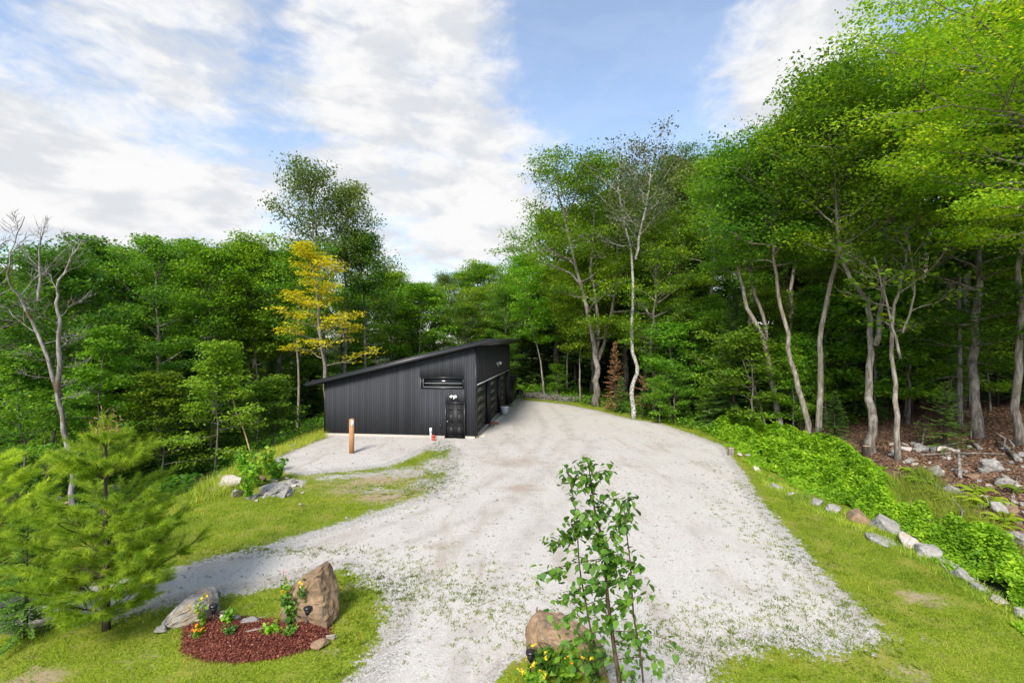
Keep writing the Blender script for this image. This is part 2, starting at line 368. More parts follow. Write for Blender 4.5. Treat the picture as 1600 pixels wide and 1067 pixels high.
# ------------------------------------------------------------------ terrain
GR_MAIN = [W(*p) for p in [(-900, 1010), (-300, 1000), (0, 985), (200, 962), (260, 948), (350, 932), (440, 916), (540, 888), (592, 915), (606, 950), (596, 990), (565, 1035), (530, 1085)]] + [(-2.6, 5), (2.2, 5)] + \
          [W(*p) for p in [(1100, 1085), (1125, 1030), (1200, 1012), (1290, 1020), (1385, 1000), (1345, 950), (1290, 900), (1240, 840), (1190, 785), (1160, 735), (1130, 697), (1080, 677), (1030, 661), (990, 655), (960, 648), (930, 640), (880, 631), (845, 627), (812, 624)]] + \
          [(.8, 49), (-.5, 47), (-2.5, 29.5), (-11.3, 31.5)] + [W(*p) for p in [(503, 678), (470, 690), (432, 712), (425, 730), (470, 742), (540, 736), (610, 728), (650, 712), (690, 690), (705, 700), (690, 750), (660, 775), (590, 797), (520, 821), (440, 845), (350, 867), (290, 882), (200, 906), (0, 938), (-300, 945), (-900, 950)]]
BOULDER_GRASS = [W(*p) for p in [(765, 1075), (790, 1040), (830, 1025), (900, 1020), (940, 1035), (960, 1075)]] + [(1.6, 6.5), (-.4, 6.5)]
RIGHT_FLOOR = [W(*p) for p in [(1118, 668), (1180, 690), (1230, 728), (1300, 775), (1400, 828), (1480, 878), (1560, 932), (1600, 962)]] + [(10.8, 6), (60, 6), (120, 30)] + [(120, 130), (-60, 130), (-60, 50), (-6, 52), (1.6, 49.5)] + [W(*p) for p in [(850, 622), (900, 626), (960, 640), (1000, 648), (1060, 660)]]
LEFT_FLOOR = [(-300, 15.0), (-16, 15.5), (-13.2, 17.2), (-12.6, 20), (-12.3, 24), (-12.4, 31), (-11.8, 33), (-11.3, 48), (-11, 60), (-60, 140), (-300, 140)]
dirt_spots = [(1440, 935, .5, .9), (1420, 1052, .35, .8), (1450, 1000, .3, .6), (60, 1057, .45, .9), (220, 1035, .5, .55), (600, 775, 1.2, .9), (560, 755, 1.0, .75), (640, 740, 1.2, .6), (540, 765, 1.0, .75), (590, 750, 1.3, .85), (520, 755, .9, .65), (660, 765, .8, .7), (470, 762, .7, .6), (1235, 745, .7, .75), (1265, 775, .7, .7), (800, 722, 1.5, .75), (815, 763, .8, .9), (780, 690, 1.6, .55), (690, 855, .6, .7), (745, 800, 1.2, .4), (870, 660, 2.0, .35),
              (560, 857, .8, .4), (1000, 835, 1.1, .35), (515, 1018, .25, .6), (1170, 655, 1, .4), (1090, 660, 1.2, .5), (980, 650, 1.5, .5), (750, 700, .8, .6), (760, 672, .5, .6), (775, 655, .5, .6), (480, 1040, .3, .3)]
gravel_add = [(690, 695, .9, 2.2, .8), (690, 725, 1.4, 2.4, .66), (668, 755, 1.6, 1.6, .58), (630, 738, 2.2, 1.6, .58), (570, 742, 2.4, 1.2, .54), (600, 765, 2.0, 1.0, .50), (520, 745, 1.6, 1.0, .54), (450, 755, .9, 1.0, .75), (425, 768, .7, .7, .7), (400, 775, .5, .5, .55), (1330, 1000, 1.0, .6, .5), (1240, 870, .5, 1.4, .45), (560, 915, .6, .5, .45)]
TRACKS = [[W(-100, 965), W(200, 930), W(420, 885), W(600, 840), W(740, 785), W(840, 725), W(872, 670), (2.5, 44)], [W(1000, 1060), W(960, 940), W(900, 830), W(840, 745), W(790, 700), W(765, 672)], [W(640, 1060), W(690, 960), W(760, 860), W(850, 770), W(900, 690)]]
def tracks(x, y):
    t = np.zeros_like(x)
    for p in TRACKS:
        q = bez([(a, b, 0) for a, b in p], 24)[:, :2]; d = np.full(x.shape, 1e9)
        for i in range(len(q) - 1):
            (x0, y0), (x1, y1) = q[i], q[i + 1]; ex, ey = x1 - x0, y1 - y0; f = np.clip(((x - x0) * ex + (y - y0) * ey) / (ex * ex + ey * ey), 0, 1); d = np.minimum(d, np.hypot(x - x0 - f * ex, y - y0 - f * ey))
        t = np.maximum(t, np.exp(-((d - .82) / .24) ** 2))
    return t
def masks(x, y):
    sd = poly_sd(x, y, GR_MAIN); sd2 = poly_sd(x, y, BOULDER_GRASS)
    wdt = np.interp(y, [7, 12, 25, 45], [.9, .6, .45, .7])
    wdt = np.where((x < -2) & (y > 13) & (y < 26), .75, wdt)
    g = np.minimum(np.clip(.5 + sd / (2 * wdt), 0, 1), np.clip(.5 - sd2 / .5, 0, 1))
    for px, py, rx, ry, a in gravel_add:
        cx, cy = W(px, py); g = np.maximum(g, a * np.exp(-((x - cx) / rx) ** 2 - ((y - cy) / ry) ** 2))
    f = np.maximum(np.clip(.5 + poly_sd(x, y, RIGHT_FLOOR) / 1.6, 0, 1), np.clip(.5 + poly_sd(x, y, LEFT_FLOOR) / 1.6, 0, 1))
    f = np.maximum(f, sstep(y, 50, 53))
    d = np.zeros_like(x)
    for px, py, r, a in dirt_spots:
        cx, cy = W(px, py); rx = r * 1.5; d = np.maximum(d, a * np.exp(-((x - cx) / rx) ** 2 - ((y - cy) / r) ** 2))
    return g, f, d
def axis(lo, hi, step, far_lo, far_hi):
    a = list(np.arange(lo, hi + 1e-6, step)); s = step; v = lo
    while v > far_lo: s *= 1.18; v -= s; a.insert(0, v)
    s = step; v = hi
    while v < far_hi: s *= 1.18; v += s; a.append(v)
    return np.array(a)
XS = axis(-17, 22, .2, -700, 700); YS = axis(6, 40, .2, -40, 900)
XX, YY = np.meshgrid(XS, YS); ZZ = height(XX, YY); mg, mf, md = masks(XX, YY)
ZZ = ZZ + mg * .015
ny, nx = XX.shape; idx = np.arange(nx * ny).reshape(ny, nx)
quads = np.stack([idx[:-1, :-1], idx[:-1, 1:], idx[1:, 1:], idx[1:, :-1]], -1).reshape(-1, 4)
Vt = np.stack([XX, YY, ZZ], -1).reshape(-1, 3); ga, fa, da = mg.ravel(), mf.ravel(), md.ravel()
ta = tracks(Vt[:, 0], Vt[:, 1]); la = sstep(Vt[:, 0], 12.5, 15) * (1 - sstep(Vt[:, 1], 34, 42)); gq = ga[quads].mean(1); fq = fa[quads].mean(1)
cls = np.where(gq > .5, 0, np.where(fq > .5, 2, 1))
for k, nm in enumerate(('gravel_driveway', 'lawn', 'forest_floor')):
    q = quads[cls == k]; u, inv = np.unique(q, return_inverse=True)
    o = link(nm, mesh_np(nm, Vt[u], inv.reshape(-1, 4), M['terrain'], {'gravel': ga[u], 'forest': fa[u], 'dirt': da[u], 'litter': la[u], 'track': ta[u]}, True))
    tag(o, kind='structure')

# ------------------------------------------------------------------ leaves
def rot_frames(n, rng, up=.6):
    """random orthonormal frames with the normal biased upward"""
    nrm = rng.normal(size=(n, 3)); nrm /= np.linalg.norm(nrm, axis=1)[:, None]; nrm[:, 2] = np.abs(nrm[:, 2]) + up
    nrm /= np.linalg.norm(nrm, axis=1)[:, None]
    a = rng.normal(size=(n, 3)); u = np.cross(nrm, a); u /= np.linalg.norm(u, axis=1)[:, None] + 1e-9
    return u, np.cross(nrm, u), nrm
def leaf_quads(C, size, rng, up=.6, asp=.55):
    n = len(C); u, v, w = rot_frames(n, rng, up); s = np.broadcast_to(size, (n,))[:, None] * rng.uniform(.5, 1.45, (n, 1))
    V = np.stack([C - u * s, C + v * s * asp + w * s * .12, C + u * s, C - v * s * asp + w * s * .12], 1)
    return V.reshape(-1, 3), np.arange(4 * n).reshape(-1, 4)
def leaf_mesh(name, C, size, tint, mat, rng, up=.6, asp=.6):
    V, Q = leaf_quads(C, size, rng, up, asp); return mesh_np(name, V, Q, mat, {'tint': np.repeat(np.clip(tint, 0, 1), 4)})

# ------------------------------------------------------------------ tree generator
def grow(seed, stems, n_limb=26, cb=.35, spread=3.5, prof=None, ang=(15, 65), limb_r=.4, sub=6, clus=3, leaf_n=26, leaf=.16, flat=.3, cr=.55,
         wood='bark', leafm='maple', droop=0.0, flare=1.35, sides=9, up=.6, bare=0.0, top_tint=0.15, tintv=(.15, .75)):
    """stems: list of (polyline points, r0, r1). Returns (wood mesh, crown mesh or None)"""
    rng = np.random.default_rng(seed); wb = MB(); cl = []; ct = []
    prof = prof or (lambda t: math.sin(math.pi * min(1, .12 + t * .86)) ** .7)
    top = max(s[0][-1][2] for s in stems)
    for si, (pts, r0, r1) in enumerate(stems):
        k = max(8, len(pts) * 3); sp = bez(pts, k, rng, r0 * .25); rr = r0 + (r1 - r0) * np.linspace(0, 1, k) ** .8
        if sp[0][2] < .3: rr[0] *= flare; rr[1] *= 1 + (flare - 1) * .25; sp[0][2] -= .25
        wb.tube(sp, rr, sides)
        H = sp[-1][2]; nl = max(3, int(n_limb / len(stems)))
        for i in range(nl):
            z = top * (cb + (.98 - cb) * ((i + rng.uniform(.1, .9)) / nl) ** .9)
            if z < sp[0][2] + .3 or z > H: continue
            tt = (z / top - cb) / (1 - cb)
            j = int(np.clip(np.searchsorted(sp[:, 2], z), 1, k - 1)); f = (z - sp[j - 1][2]) / (sp[j][2] - sp[j - 1][2] + 1e-6)
            base = sp[j - 1] + (sp[j] - sp[j - 1]) * f; rb = rr[j]
            az = i * 2.39996 + si * 1.3 + rng.uniform(-.5, .5); el = R(ang[0] + (ang[1] - ang[0]) * tt + rng.uniform(-10, 10))
            Ln = spread * prof(tt) * rng.uniform(.65, 1.15)
            if Ln < .25: continue
            d = np.array([math.cos(az) * math.cos(el), math.sin(az) * math.cos(el), math.sin(el)])
            s = np.linspace(0, 1, 6)[:, None]; bend = np.array([0, 0, (.10 if droop == 0 else -droop)])
            lp = base + d * Ln * s + bend * Ln * s ** 2 + np.vstack([np.zeros((1, 3)), np.cumsum(rng.normal(0, .035 * Ln, (5, 3)), 0)])
            lr = min(rb * .75, max(.02, limb_r * .055 * Ln + .008)); wb.tube(lp, np.linspace(lr, .008, 6), 5, cap=False)
            cl.append(lp[-1]); ct.append(tt)
            for q in range(sub):
                f = .25 + .72 * (q + rng.uniform(.2, .8)) / sub; b0 = lp[int(f * 5)] + (lp[min(5, int(f * 5) + 1)] - lp[int(f * 5)]) * (f * 5 % 1)
                sgn = 1 if q % 2 else -1; a2 = az + sgn * rng.uniform(.5, 1.2); e2 = el * .4 + rng.uniform(-.2, .45)
                L2 = Ln * rng.uniform(.25, .5) * (1.25 - f * .6)
                d2 = np.array([math.cos(a2) * math.cos(e2), math.sin(a2) * math.cos(e2), math.sin(e2)])
                s2 = np.linspace(0, 1, 4)[:, None]; p2 = b0 + d2 * L2 * s2 + bend * L2 * s2 ** 2 + rng.normal(0, .04 * L2, (4, 3)) * s2
                wb.tube(p2, np.linspace(max(.010, lr * .45), .005, 4), 3, cap=False)
                for c in range(clus): cl.append(b0 + (p2[-1] - b0) * ((c + 1) / clus) + rng.normal(0, .1, 3)); ct.append(tt)
                if bare > 0:
                    for c in range(4):
                        t0 = p2[1 + c % 3]; dd = d2 + rng.normal(0, .6, 3); dd[2] += .3
                        wb.tube(np.array([t0, t0 + dd * L2 * .25, t0 + dd * L2 * .5 + [0, 0, .05]]), [.008, .006, .003], 3, cap=False)
        cl.append(sp[-1]); ct.append(1.0)
    wm = wb.mesh('trunk', M[wood], True); cm = None
    if leaf_n:
        cl = np.array(cl); ct = np.array(ct); keep = rng.random(len(cl)) < .93; cl, ct = cl[keep], ct[keep]
        n = rng.poisson(leaf_n, len(cl)); ctint = rng.uniform(tintv[0], tintv[1], len(cl))
        C = np.repeat(cl, n, 0); Tn = np.repeat(ctint, n) + rng.normal(0, .16, len(C))
        off = rng.normal(0, 1, (len(C), 3)); off /= np.maximum(1, np.linalg.norm(off, axis=1)[:, None] / 1.7)
        C = C + off * np.array([cr, cr, cr * flat]) * np.repeat(rng.uniform(.7, 1.25, len(cl)), n)[:, None]
        C = C[C[:, 2] > .3] if True else C; Tn = Tn[:len(C)]
        cm = leaf_mesh('crown', C, leaf, Tn, M[leafm], rng, up)
    return wm, cm
def straight(H, lean=.03, seed=0, n=6, x0=0, fork=None):
    r = np.random.default_rng(seed); p = np.zeros((n, 3)); p[:, 2] = np.linspace(0, H, n)
    p[1:, :2] = np.cumsum(r.normal(0, lean * H / n * 1.3, (n - 1, 2)), 0); return [tuple(v) for v in p]
def conifer(seed, H, spread, wood='barkdark', leafm='spruce', cb=.08, whorl=.33, per=6, droop=.25, tw=.20, dens=1.0, r0=None, width=.07, power=.85, bare_below=0.0):
    rng = np.random.default_rng(seed); wb = MB(); r0 = r0 or H * .013
    sp = np.array(straight(H, .006, seed, 9)); sp[0][2] -= .2; wb.tube(sp, np.linspace(r0, .012, 9), 7)
    C = []; D = []; S = []; T = []
    z = H * cb
    if bare_below:
        zz = H * .06
        while zz < H * bare_below:
            for b in range(4):
                az = rng.uniform(0, 6.28); Ln = spread * rng.uniform(.35, .75)
                d = np.array([math.cos(az), math.sin(az), -.1]); p0 = np.array([0, 0, zz])
                wb.tube(np.array([p0, p0 + d * Ln * .5, p0 + d * Ln + [0, 0, -.18 * Ln]]), [.018, .010, .004], 3, cap=False)
            zz += whorl
        z = H * bare_below
    while z < H * .985:
        tt = (z / H - cb) / (1 - cb); Ln0 = spread * (1 - tt) ** power + .12
        for b in range(per):
            az = rng.uniform(0, 6.28); Ln = Ln0 * rng.uniform(.6, 1.12); el = R(-8 + 45 * tt + rng.uniform(-8, 8))
            d = np.array([math.cos(az) * math.cos(el), math.sin(az) * math.cos(el), math.sin(el)]); p0 = np.array([0, 0, z + rng.uniform(-.1, .1)])
            s = np.linspace(0, 1, 5)[:, None]; bp = p0 + d * Ln * s + np.array([0, 0, -droop]) * Ln * (s ** 2) * (1 - tt) + np.array([0, 0, .12]) * Ln * s ** 4
            wb.tube(bp, np.linspace(max(.006, .012 * Ln), .004, 5), 3, cap=False)
            m = max(3, int(Ln / .11 * dens)); f = (np.arange(m) + .8) / m * .98 + .02
            f = f[f > .12]; m = len(f); base = np.stack([np.interp(f, s[:, 0], bp[:, k]) for k in range(3)], 1); side = np.array([-d[1], d[0], 0.]); side /= np.linalg.norm(side) + 1e-9
            ln = tw * (1.15 - f * .6) * min(1.6, .5 + Ln * .5)
            for sg in (-1, 1):
                dd = d * .75 + side * sg * .85; dd = dd[None] + rng.normal(0, .16, (m, 3)); dd[:, 2] -= .10
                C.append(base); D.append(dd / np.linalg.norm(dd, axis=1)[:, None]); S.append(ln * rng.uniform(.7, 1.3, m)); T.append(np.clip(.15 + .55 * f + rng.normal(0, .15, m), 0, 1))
            C.append(base[-1:]); D.append(d[None]); S.append(ln[-1:]); T.append(np.array([.9]))
        z += whorl * rng.uniform(.7, 1.3) * (1 - .45 * tt)
    C, D, S, T = np.concatenate(C), np.concatenate(D), np.concatenate(S), np.concatenate(T)
    V = []; W_ = np.cross(D, np.array([0, 0, 1.0])[None] + rng.normal(0, .35, D.shape)); W_ /= np.linalg.norm(W_, axis=1)[:, None] + 1e-9
    e = C + D * S[:, None]; h = width
    V.append(np.stack([C, C + D * S[:, None] * .55 + W_ * h, e, C + D * S[:, None] * .55 - W_ * h], 1))
    U = np.cross(D, W_); V.append(np.stack([C, C + D * S[:, None] * .5 + U * h * .6, e, C + D * S[:, None] * .5 - U * h * .6], 1))
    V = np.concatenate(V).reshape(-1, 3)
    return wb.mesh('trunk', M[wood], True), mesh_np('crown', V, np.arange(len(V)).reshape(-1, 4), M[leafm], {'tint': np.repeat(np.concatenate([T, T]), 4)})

PROTO = {}
def proto(key, name, cat, H, meshes): PROTO[key] = (name, cat, H, meshes)
for k in range(3):
    proto(f'maple{k}', 'maple_tree', 'tree', 16.0, grow(100 + k, [(straight(15.2, .05, k), .26, .05)], 32, .28, 4.4, ang=(5, 60), sub=6, clus=3, leaf_n=42, leaf=.088, flat=.22, cr=.62, leafm='maple', tintv=(.05, .8)))
for k in range(2):
    proto(f'beech{k}', 'beech_tree', 'tree', 18.0, grow(200 + k, [(straight(17.2, .04, 20 + k), .24, .05)], 34, .22, 3.9, ang=(0, 55), sub=6, clus=3, leaf_n=46, leaf=.088, flat=.24, cr=.6, leafm='beech', tintv=(.05, .8)))
for k in range(2):
    proto(f'poplar{k}', 'poplar_tree', 'tree', 22.0, grow(300 + k, [(straight(21.2, .03, 40 + k), .25, .05)], 26, .50, 3.2, ang=(25, 65), sub=5, clus=3, leaf_n=30, leaf=.11, flat=.75, cr=.5, leafm='poplar', up=.2))
for k in range(2):
    proto(f'tall{k}', 'tall_maple_tree', 'tree', 24.0, grow(350 + k, [(straight(23.2, .035, 80 + k), .24, .05)], 32, .50, 4.3, ang=(0, 58), sub=6, clus=3, leaf_n=46, leaf=.088, flat=.26, cr=.68, leafm=['maple', 'beech'][k], wood='barkpale', tintv=(.05, .8)))
for k in range(2):
    proto(f'sapling{k}', 'maple_sapling', 'small tree', 7.0, grow(400 + k, [(straight(6.5, .06, 60 + k), .07, .015)], 18, .15, 1.9, ang=(5, 50), sub=5, clus=3, leaf_n=26, leaf=.085, flat=.25, cr=.38, leafm='sapling', wood='bark'))
for k in range(3):
    proto(f'spruce{k}', 'spruce_tree', 'tree', 14.0, conifer(500 + k, 14, 2.5 + .3 * k, cb=.06 + .05 * k, tw=.32, width=.06))
for k in range(2):
    proto(f'fir{k}', 'fir_tree', 'small tree', 5.0, conifer(600 + k, 5, 1.35, leafm='fir', whorl=.26, per=7, tw=.17, width=.035, droop=.12, dens=1.2))

def place(key, x, y, H=None, label=None, group=None, rot=None, wid=1.0, z=None, name=None, lean=0.0):
    nm, cat, H0, ms = PROTO[key]; s = (H or H0) / H0; rot = random.uniform(0, 6.28) if rot is None else rot
    t = thing(name or nm, label, cat, (x, y, hz(x, y) if z is None else z), rot, group, (s * wid, s * wid, s))
    t.rotation_euler.x = random.uniform(-.03, .03) + lean
    for pn, me in zip(('trunk', 'crown'), ms):
        if me: link(pn, me, t)
    return t
def single(name, label, cat, loc, meshes, parts=('trunk', 'crown'), rotz=0, group=None):
    t = thing(name, label, cat, loc, rotz, group)
    for k, me in enumerate(meshes):
        if me: link(parts[min(k, len(parts) - 1)], me, t)
    return t
def loc_stem(pts, depth, base, dy=None, seed=0):
    """polyline of picture points at one depth -> local 3-D points about base, drifting in depth as it climbs"""
    r = np.random.default_rng(seed); out = []
    dr = 0
    for i, (px, py) in enumerate(pts):
        dr += r.normal(0, .25) if i else 0
        p = P(px, py, depth) - base; out.append((p.x, p.y + dr, p.z))
    out[0] = (out[0][0], out[0][1], 0.0) if abs(out[0][2]) < 1.2 else out[0]
    return out

# ------------------------------------------------------------------ the garage
random.seed(5)
GO = Vector((-2.1, 28.5, 0)); GA = R(-6.8)       # near right corner; local +y runs along the door wall, local -x along the gable
gar = thing('garage', 'long black wood clad garage with single slope roof and three overhead doors', 'garage', (GO.x, GO.y, 0), GA)
GWID, GLEN, HL, HR = 9.38, 16.0, 3.2, 5.42
def gtop(u): return HR + (HL - HR) * u / GWID     # u = distance to the left of the corner
def su(px): k = (px - CX) / F; return (-2.1 - 28.5 * k) / (.993 + .118 * k)
zb = .14
wallm = MB()
# solid core, set back behind the boards
cV = [(-.03,.03,zb),(-GWID+.03,.03,zb),(-GWID+.03,.03,gtop(GWID)-.02),(-.03,.03,HR-.02)]
cV += [(-.30,GLEN-.03,zb),(-GWID+.03,GLEN-.03,zb),(-GWID+.03,GLEN-.03,gtop(GWID)-.02),(-.30,GLEN-.03,gtop(.3)-.02)]
cV[0] = (-.30,.03,zb); cV[3] = (-.30,.03,gtop(.3)-.02)
wallm.add(cV, [(0,3,2,1),(4,5,6,7),(0,1,5,4),(1,2,6,5),(2,3,7,6),(3,0,4,7)])
wallm.obj('wall', M['blackpaint'], gar)
sid = MB(); rr = random.Random(3)
du0, du1 = su(724.5), su(697.5); wu0, wu1 = su(723.5), su(658.5); dzt = 2.03; wz0, wz1 = 2.97, 3.54
u = 0.0; bw = .142
while u < GWID - .01:
    u1 = min(u + bw, GWID); a, b_ = u + .003, u1 - .003; spans = []
    cuts = [(zb, gtop(a), gtop(b_))]
    def emit(z0, za, zb2):
        dpt = rr.uniform(-.003, .003)
        V = [(-a, dpt, z0), (-b_, dpt, z0), (-b_, dpt, zb2), (-a, dpt, za), (-a, .032, z0), (-b_, .032, z0), (-b_, .032, zb2), (-a, .032, za)]
        sid.add(V, [(0,3,2,1),(4,5,6,7),(0,1,5,4),(1,2,6,5),(2,3,7,6),(3,0,4,7)], tint=tn)
    tn = rr.uniform(0, 1)
    if b_ > du0 - .05 and a < du1 + .05:
        if b_ > wu0 and a < wu1: emit(dzt + .08, wz0 - .06, wz0 - .06); emit(wz1 + .06, gtop(a), gtop(b_))
        else: emit(dzt + .08, gtop(a), gtop(b_))
    elif b_ > wu0 - .03 and a < wu1 + .03:
        emit(zb, wz0 - .06, wz0 - .06); emit(wz1 + .06, gtop(a), gtop(b_))
    else: emit(zb, gtop(a), gtop(b_))
    u = u1
# door wall: boards above the header and on the pillars
HDR = 3.13; bays = [(.45, 4.75), (5.45, 10.0), (10.7, 15.0)]
v = 0.0
while v < GLEN - .01:
    v1 = min(v + bw, GLEN); a, b_ = v + .003, v1 - .003; mid = (a + b_) / 2; tn = rr.uniform(0, 1)
    z0 = zb
    for y0, y1 in bays:
        if b_ > y0 and a < y1: z0 = HDR + .06
    for q0 in ((z0),):
        d = rr.uniform(-.003, .003)
        sid.box((-.032, a, q0), (d, b_, HR), tint=tn)
    v = v1
sido = sid.obj('siding', M['siding'], gar); sido['kind'] = 'stuff'
# left and back walls read as plain boards too
bk = MB()
v = 0
while v < GLEN - .01:
    bk.box((-GWID - .004, v + .005, zb), (-GWID + .03, v + bw - .005, HL), tint=rr.random()); v += bw
o = bk.obj('siding', M['siding'], gar); o['kind'] = 'stuff'
# corner boards, header trim, pillars' reveals
tr = MB(); tr.box((-.06, -.022, zb - .1), (.022, -.006, HR - .02)); tr.box((.006, -.022, zb - .1), (.022, .10, HR - .02)); tr.obj('corner_board', M['blackpaint'], gar)
tr = MB(); tr.box((-GWID - .024, -.022, zb), (-GWID + .07, -.006, HL - .02)); tr.obj('corner_board', M['blackpaint'], gar)
hd = MB(); hd.box((.004, .1, HDR - .02), (.045, GLEN - .2, HDR + .055)); hd.obj('header_trim', M['steel'], gar)
fo = MB(); fo.box((-GWID + .02, -.015, -.4), (-du1 - .1, .3, zb - .004)); fo.box((-du0 + .08, -.015, -.4), (.03, .3, zb - .004)); fo.box((-.28, .3, -.4), (.03, GLEN, .06)); fo.box((-GWID + .02, .3, -.4), (-GWID + .25, GLEN, zb - .004)); fo.obj('foundation', M['concrete'], gar)
for y0, y1 in bays:
    s = MB(); s.box((.035, y0 - .05, -.2), (.42, y1 + .05, .085)); s.obj('door_sill', M['concrete'], gar)
    gd = MB(); hp = (HDR - .09) / 5
    gd.box((-.26, y0, .06), (-.235, y1, HDR), tint=.3); g = gd.obj('garage_door', M['garagedoor'], gar)
    for r_ in range(5):
        pn = MB(); pn.box((-.232, y0 + .01, .07 + r_ * hp + .008), (-.20, y1 - .01, .07 + (r_ + 1) * hp - .008), tint=.5)
        pn.obj('panel', M['garagedoor'], g)
    j = MB(); j.box((-.26, y0 - .10, .06), (-.035, y0 - .004, HDR + .05)); j.box((-.26, y1 + .004, .06), (-.035, y1 + .10, HDR + .05)); j.box((-.26, y0, HDR + .004), (-.035, y1, HDR + .058)); j.obj('door_jamb', M['blackpaint'], gar)
# roof slab with fascia
sl_ = (HR - HL) / GWID; th = math.atan(sl_)
def rp(u, v, n): return (-u + n * math.sin(-th) * 0, v, HR + .02 - u * sl_ + n)   # u left, v back, n up
RU0, RU1, RV0, RV1 = -.72, GWID + .95, -.42, GLEN + .45
rf = MB()
rf.add([rp(RU0,RV0,.02),rp(RU1,RV0,.02),rp(RU1,RV1,.02),rp(RU0,RV1,.02),rp(RU0,RV0,.20),rp(RU1,RV0,.20),rp(RU1,RV1,.20),rp(RU0,RV1,.20)], [(0,3,2,1),(4,5,6,7),(0,1,5,4),(1,2,6,5),(2,3,7,6),(3,0,4,7)])
roof = rf.obj('roof', M['blackpaint'], gar)
fc = MB()
def rbox(mb, u0, u1, v0, v1, n0, n1): mb.add([rp(u0,v0,n0),rp(u1,v0,n0),rp(u1,v1,n0),rp(u0,v1,n0),rp(u0,v0,n1),rp(u1,v0,n1),rp(u1,v1,n1),rp(u0,v1,n1)], [(0,3,2,1),(4,5,6,7),(0,1,5,4),(1,2,6,5),(2,3,7,6),(3,0,4,7)])
rbox(fc, RU0 - .03, RU1 + .03, RV0 - .03, RV0 - .002, -.02, .19); rbox(fc, RU0 - .03, RU0 - .002, RV0, RV1, -.02, .19); rbox(fc, RU1 + .002, RU1 + .03, RV0, RV1, -.02, .19); fc.obj('fascia', M['roofmetal'], roof)
sh = MB(); rbox(sh, RU0 - .06, RU1 + .06, RV0 - .06, RV1 + .06, .202, .225)
for k in range(42):
    vv = RV0 + k * .4; rbox(sh, RU0 - .05, RU1 + .05, vv, vv + .03, .226, .25)
sh.obj('roof_sheet', M['roofmetal'], roof)
# entrance door
fr = MB(); fr.box((-du1 - .09, -.035, .0), (-du1 - .004, .06, dzt + .10)); fr.box((-du0 + .004, -.035, .0), (-du0 + .09, .06, dzt + .10)); fr.box((-du1, -.035, dzt + .004), (-du0, .06, dzt + .10)); fr.obj('door_frame', M['blackpaint'], gar)
db = MB(); db.box((-du1 + .004, .01, .05), (-du0 - .004, .028, dzt), tint=.4); door = db.obj('door', M['doorpaint'], gar)
dw = du1 - du0
for cx in (.27, .73):
    for z0, z1 in ((.16, .72), (.86, 1.48), (1.60, 1.88)):
        pm = MB(); x = -du1 + cx * dw; hw = dw * .165
        pm.box((x - hw - .03, -.004, z0 - .03), (x + hw + .03, .008, z0)); pm.box((x - hw - .03, -.004, z1), (x + hw + .03, .008, z1 + .03))
        pm.box((x - hw - .03, -.004, z0 + .002), (x - hw, .008, z1 - .002)); pm.box((x + hw, -.004, z0 + .002), (x + hw + .03, .008, z1 - .002))
        pm.box((x - hw + .05, -.002, z0 + .05), (x + hw - .05, .008, z1 - .05)); pm.obj('panel', M['doorpaint'], door)
hb = MB(); hb.tube([(-du1 + .07, .008, 1.0), (-du1 + .07, -.05, 1.0)], [.02, .02], 8); hb.tube([(-du1 + .07, -.05, 1.0), (-du1 + .07, -.085, 1.0)], [.032, .028], 10); hb.obj('handle', M['steel'], door)
th_ = MB(); th_.box((-du1 - .10, -.14, -.05), (-du0 + .10, -.037, .045)); th_.obj('threshold', M['blackpaint'], gar)
# gable window
wf = MB(); x0, x1 = -wu1, -wu0
for lo, hi in (((x0 - .045, -.03, wz0 - .06), (x1 + .045, .028, wz0 + .02)), ((x0 - .045, -.03, wz1 - .02), (x1 + .045, .028, wz1 + .06)), ((x0 - .045, -.03, wz0 + .022), (x0 + .02, .028, wz1 - .022)), ((x1 - .02, -.03, wz0 + .022), (x1 + .045, .028, wz1 - .022))): wf.box(lo, hi)
win = wf.obj('window', M['blackpaint'], gar)
pg = MB(); pg.box((x0 + .022, .006, wz0 + .022), (x1 - .022, .016, wz1 - .022)); pg.obj('pane', M['glass'], win)
rl = MB(); rl.box((x0 + .11, -.012, wz0 + .035), (x1 - .03, .004, wz0 + .055)); rl.box((x0 + .10, -.012, wz0 + .035), (x0 + .115, .004, wz1 - .05)); rl.obj('sash', M['steel'], win)
rl = MB(); rl.box((x0 + .2, -.004, wz0 + .25), (x1 - .06, .004, wz0 + .272)); rl.obj('sash_rail', M['steel'], win)
# security lights
def sec_light(m):
    b = MB(); b.box((-.06, -.05, -.07), (.06, 0, .07), m); p = b.obj('security_light', M['white'], gar)
    for s in (-1, 1):
        h = MB(); pts = [m @ Vector(v) for v in ((s * .05, -.04, .03), (s * .09, -.10, .07))]; h.tube(pts, [.02, .02], 6)
        pts = [m @ Vector(v) for v in ((s * .07, -.08, .08), (s * .11, -.14, .05), (s * .16, -.22, .0))]; h.tube(pts, [.035, .075, .085], 10); h.obj('lamp_head', M['white'], p, True)
    h = MB(); h.tube([m @ Vector(v) for v in ((0, -.05, -.05), (0, -.09, -.13))], [.04, .03], 8); h.obj('sensor', M['white'], p)
sec_light(Matrix.Translation((-su(709.5), -.005, 2.44)) @ Matrix.Scale(1.0, 4)); sec_light(Matrix.Translation((.005, 8.1, 4.05)) @ Matrix.Rotation(R(90), 4, 'Z') @ Matrix.Scale(1.35, 4))
# small conduit box on the gable
b = MB(); b.box((-du1 - .42, -.06, .62), (-du1 - .30, -.006, .80)); b.obj('outlet_box', M['blackpaint'], gar)
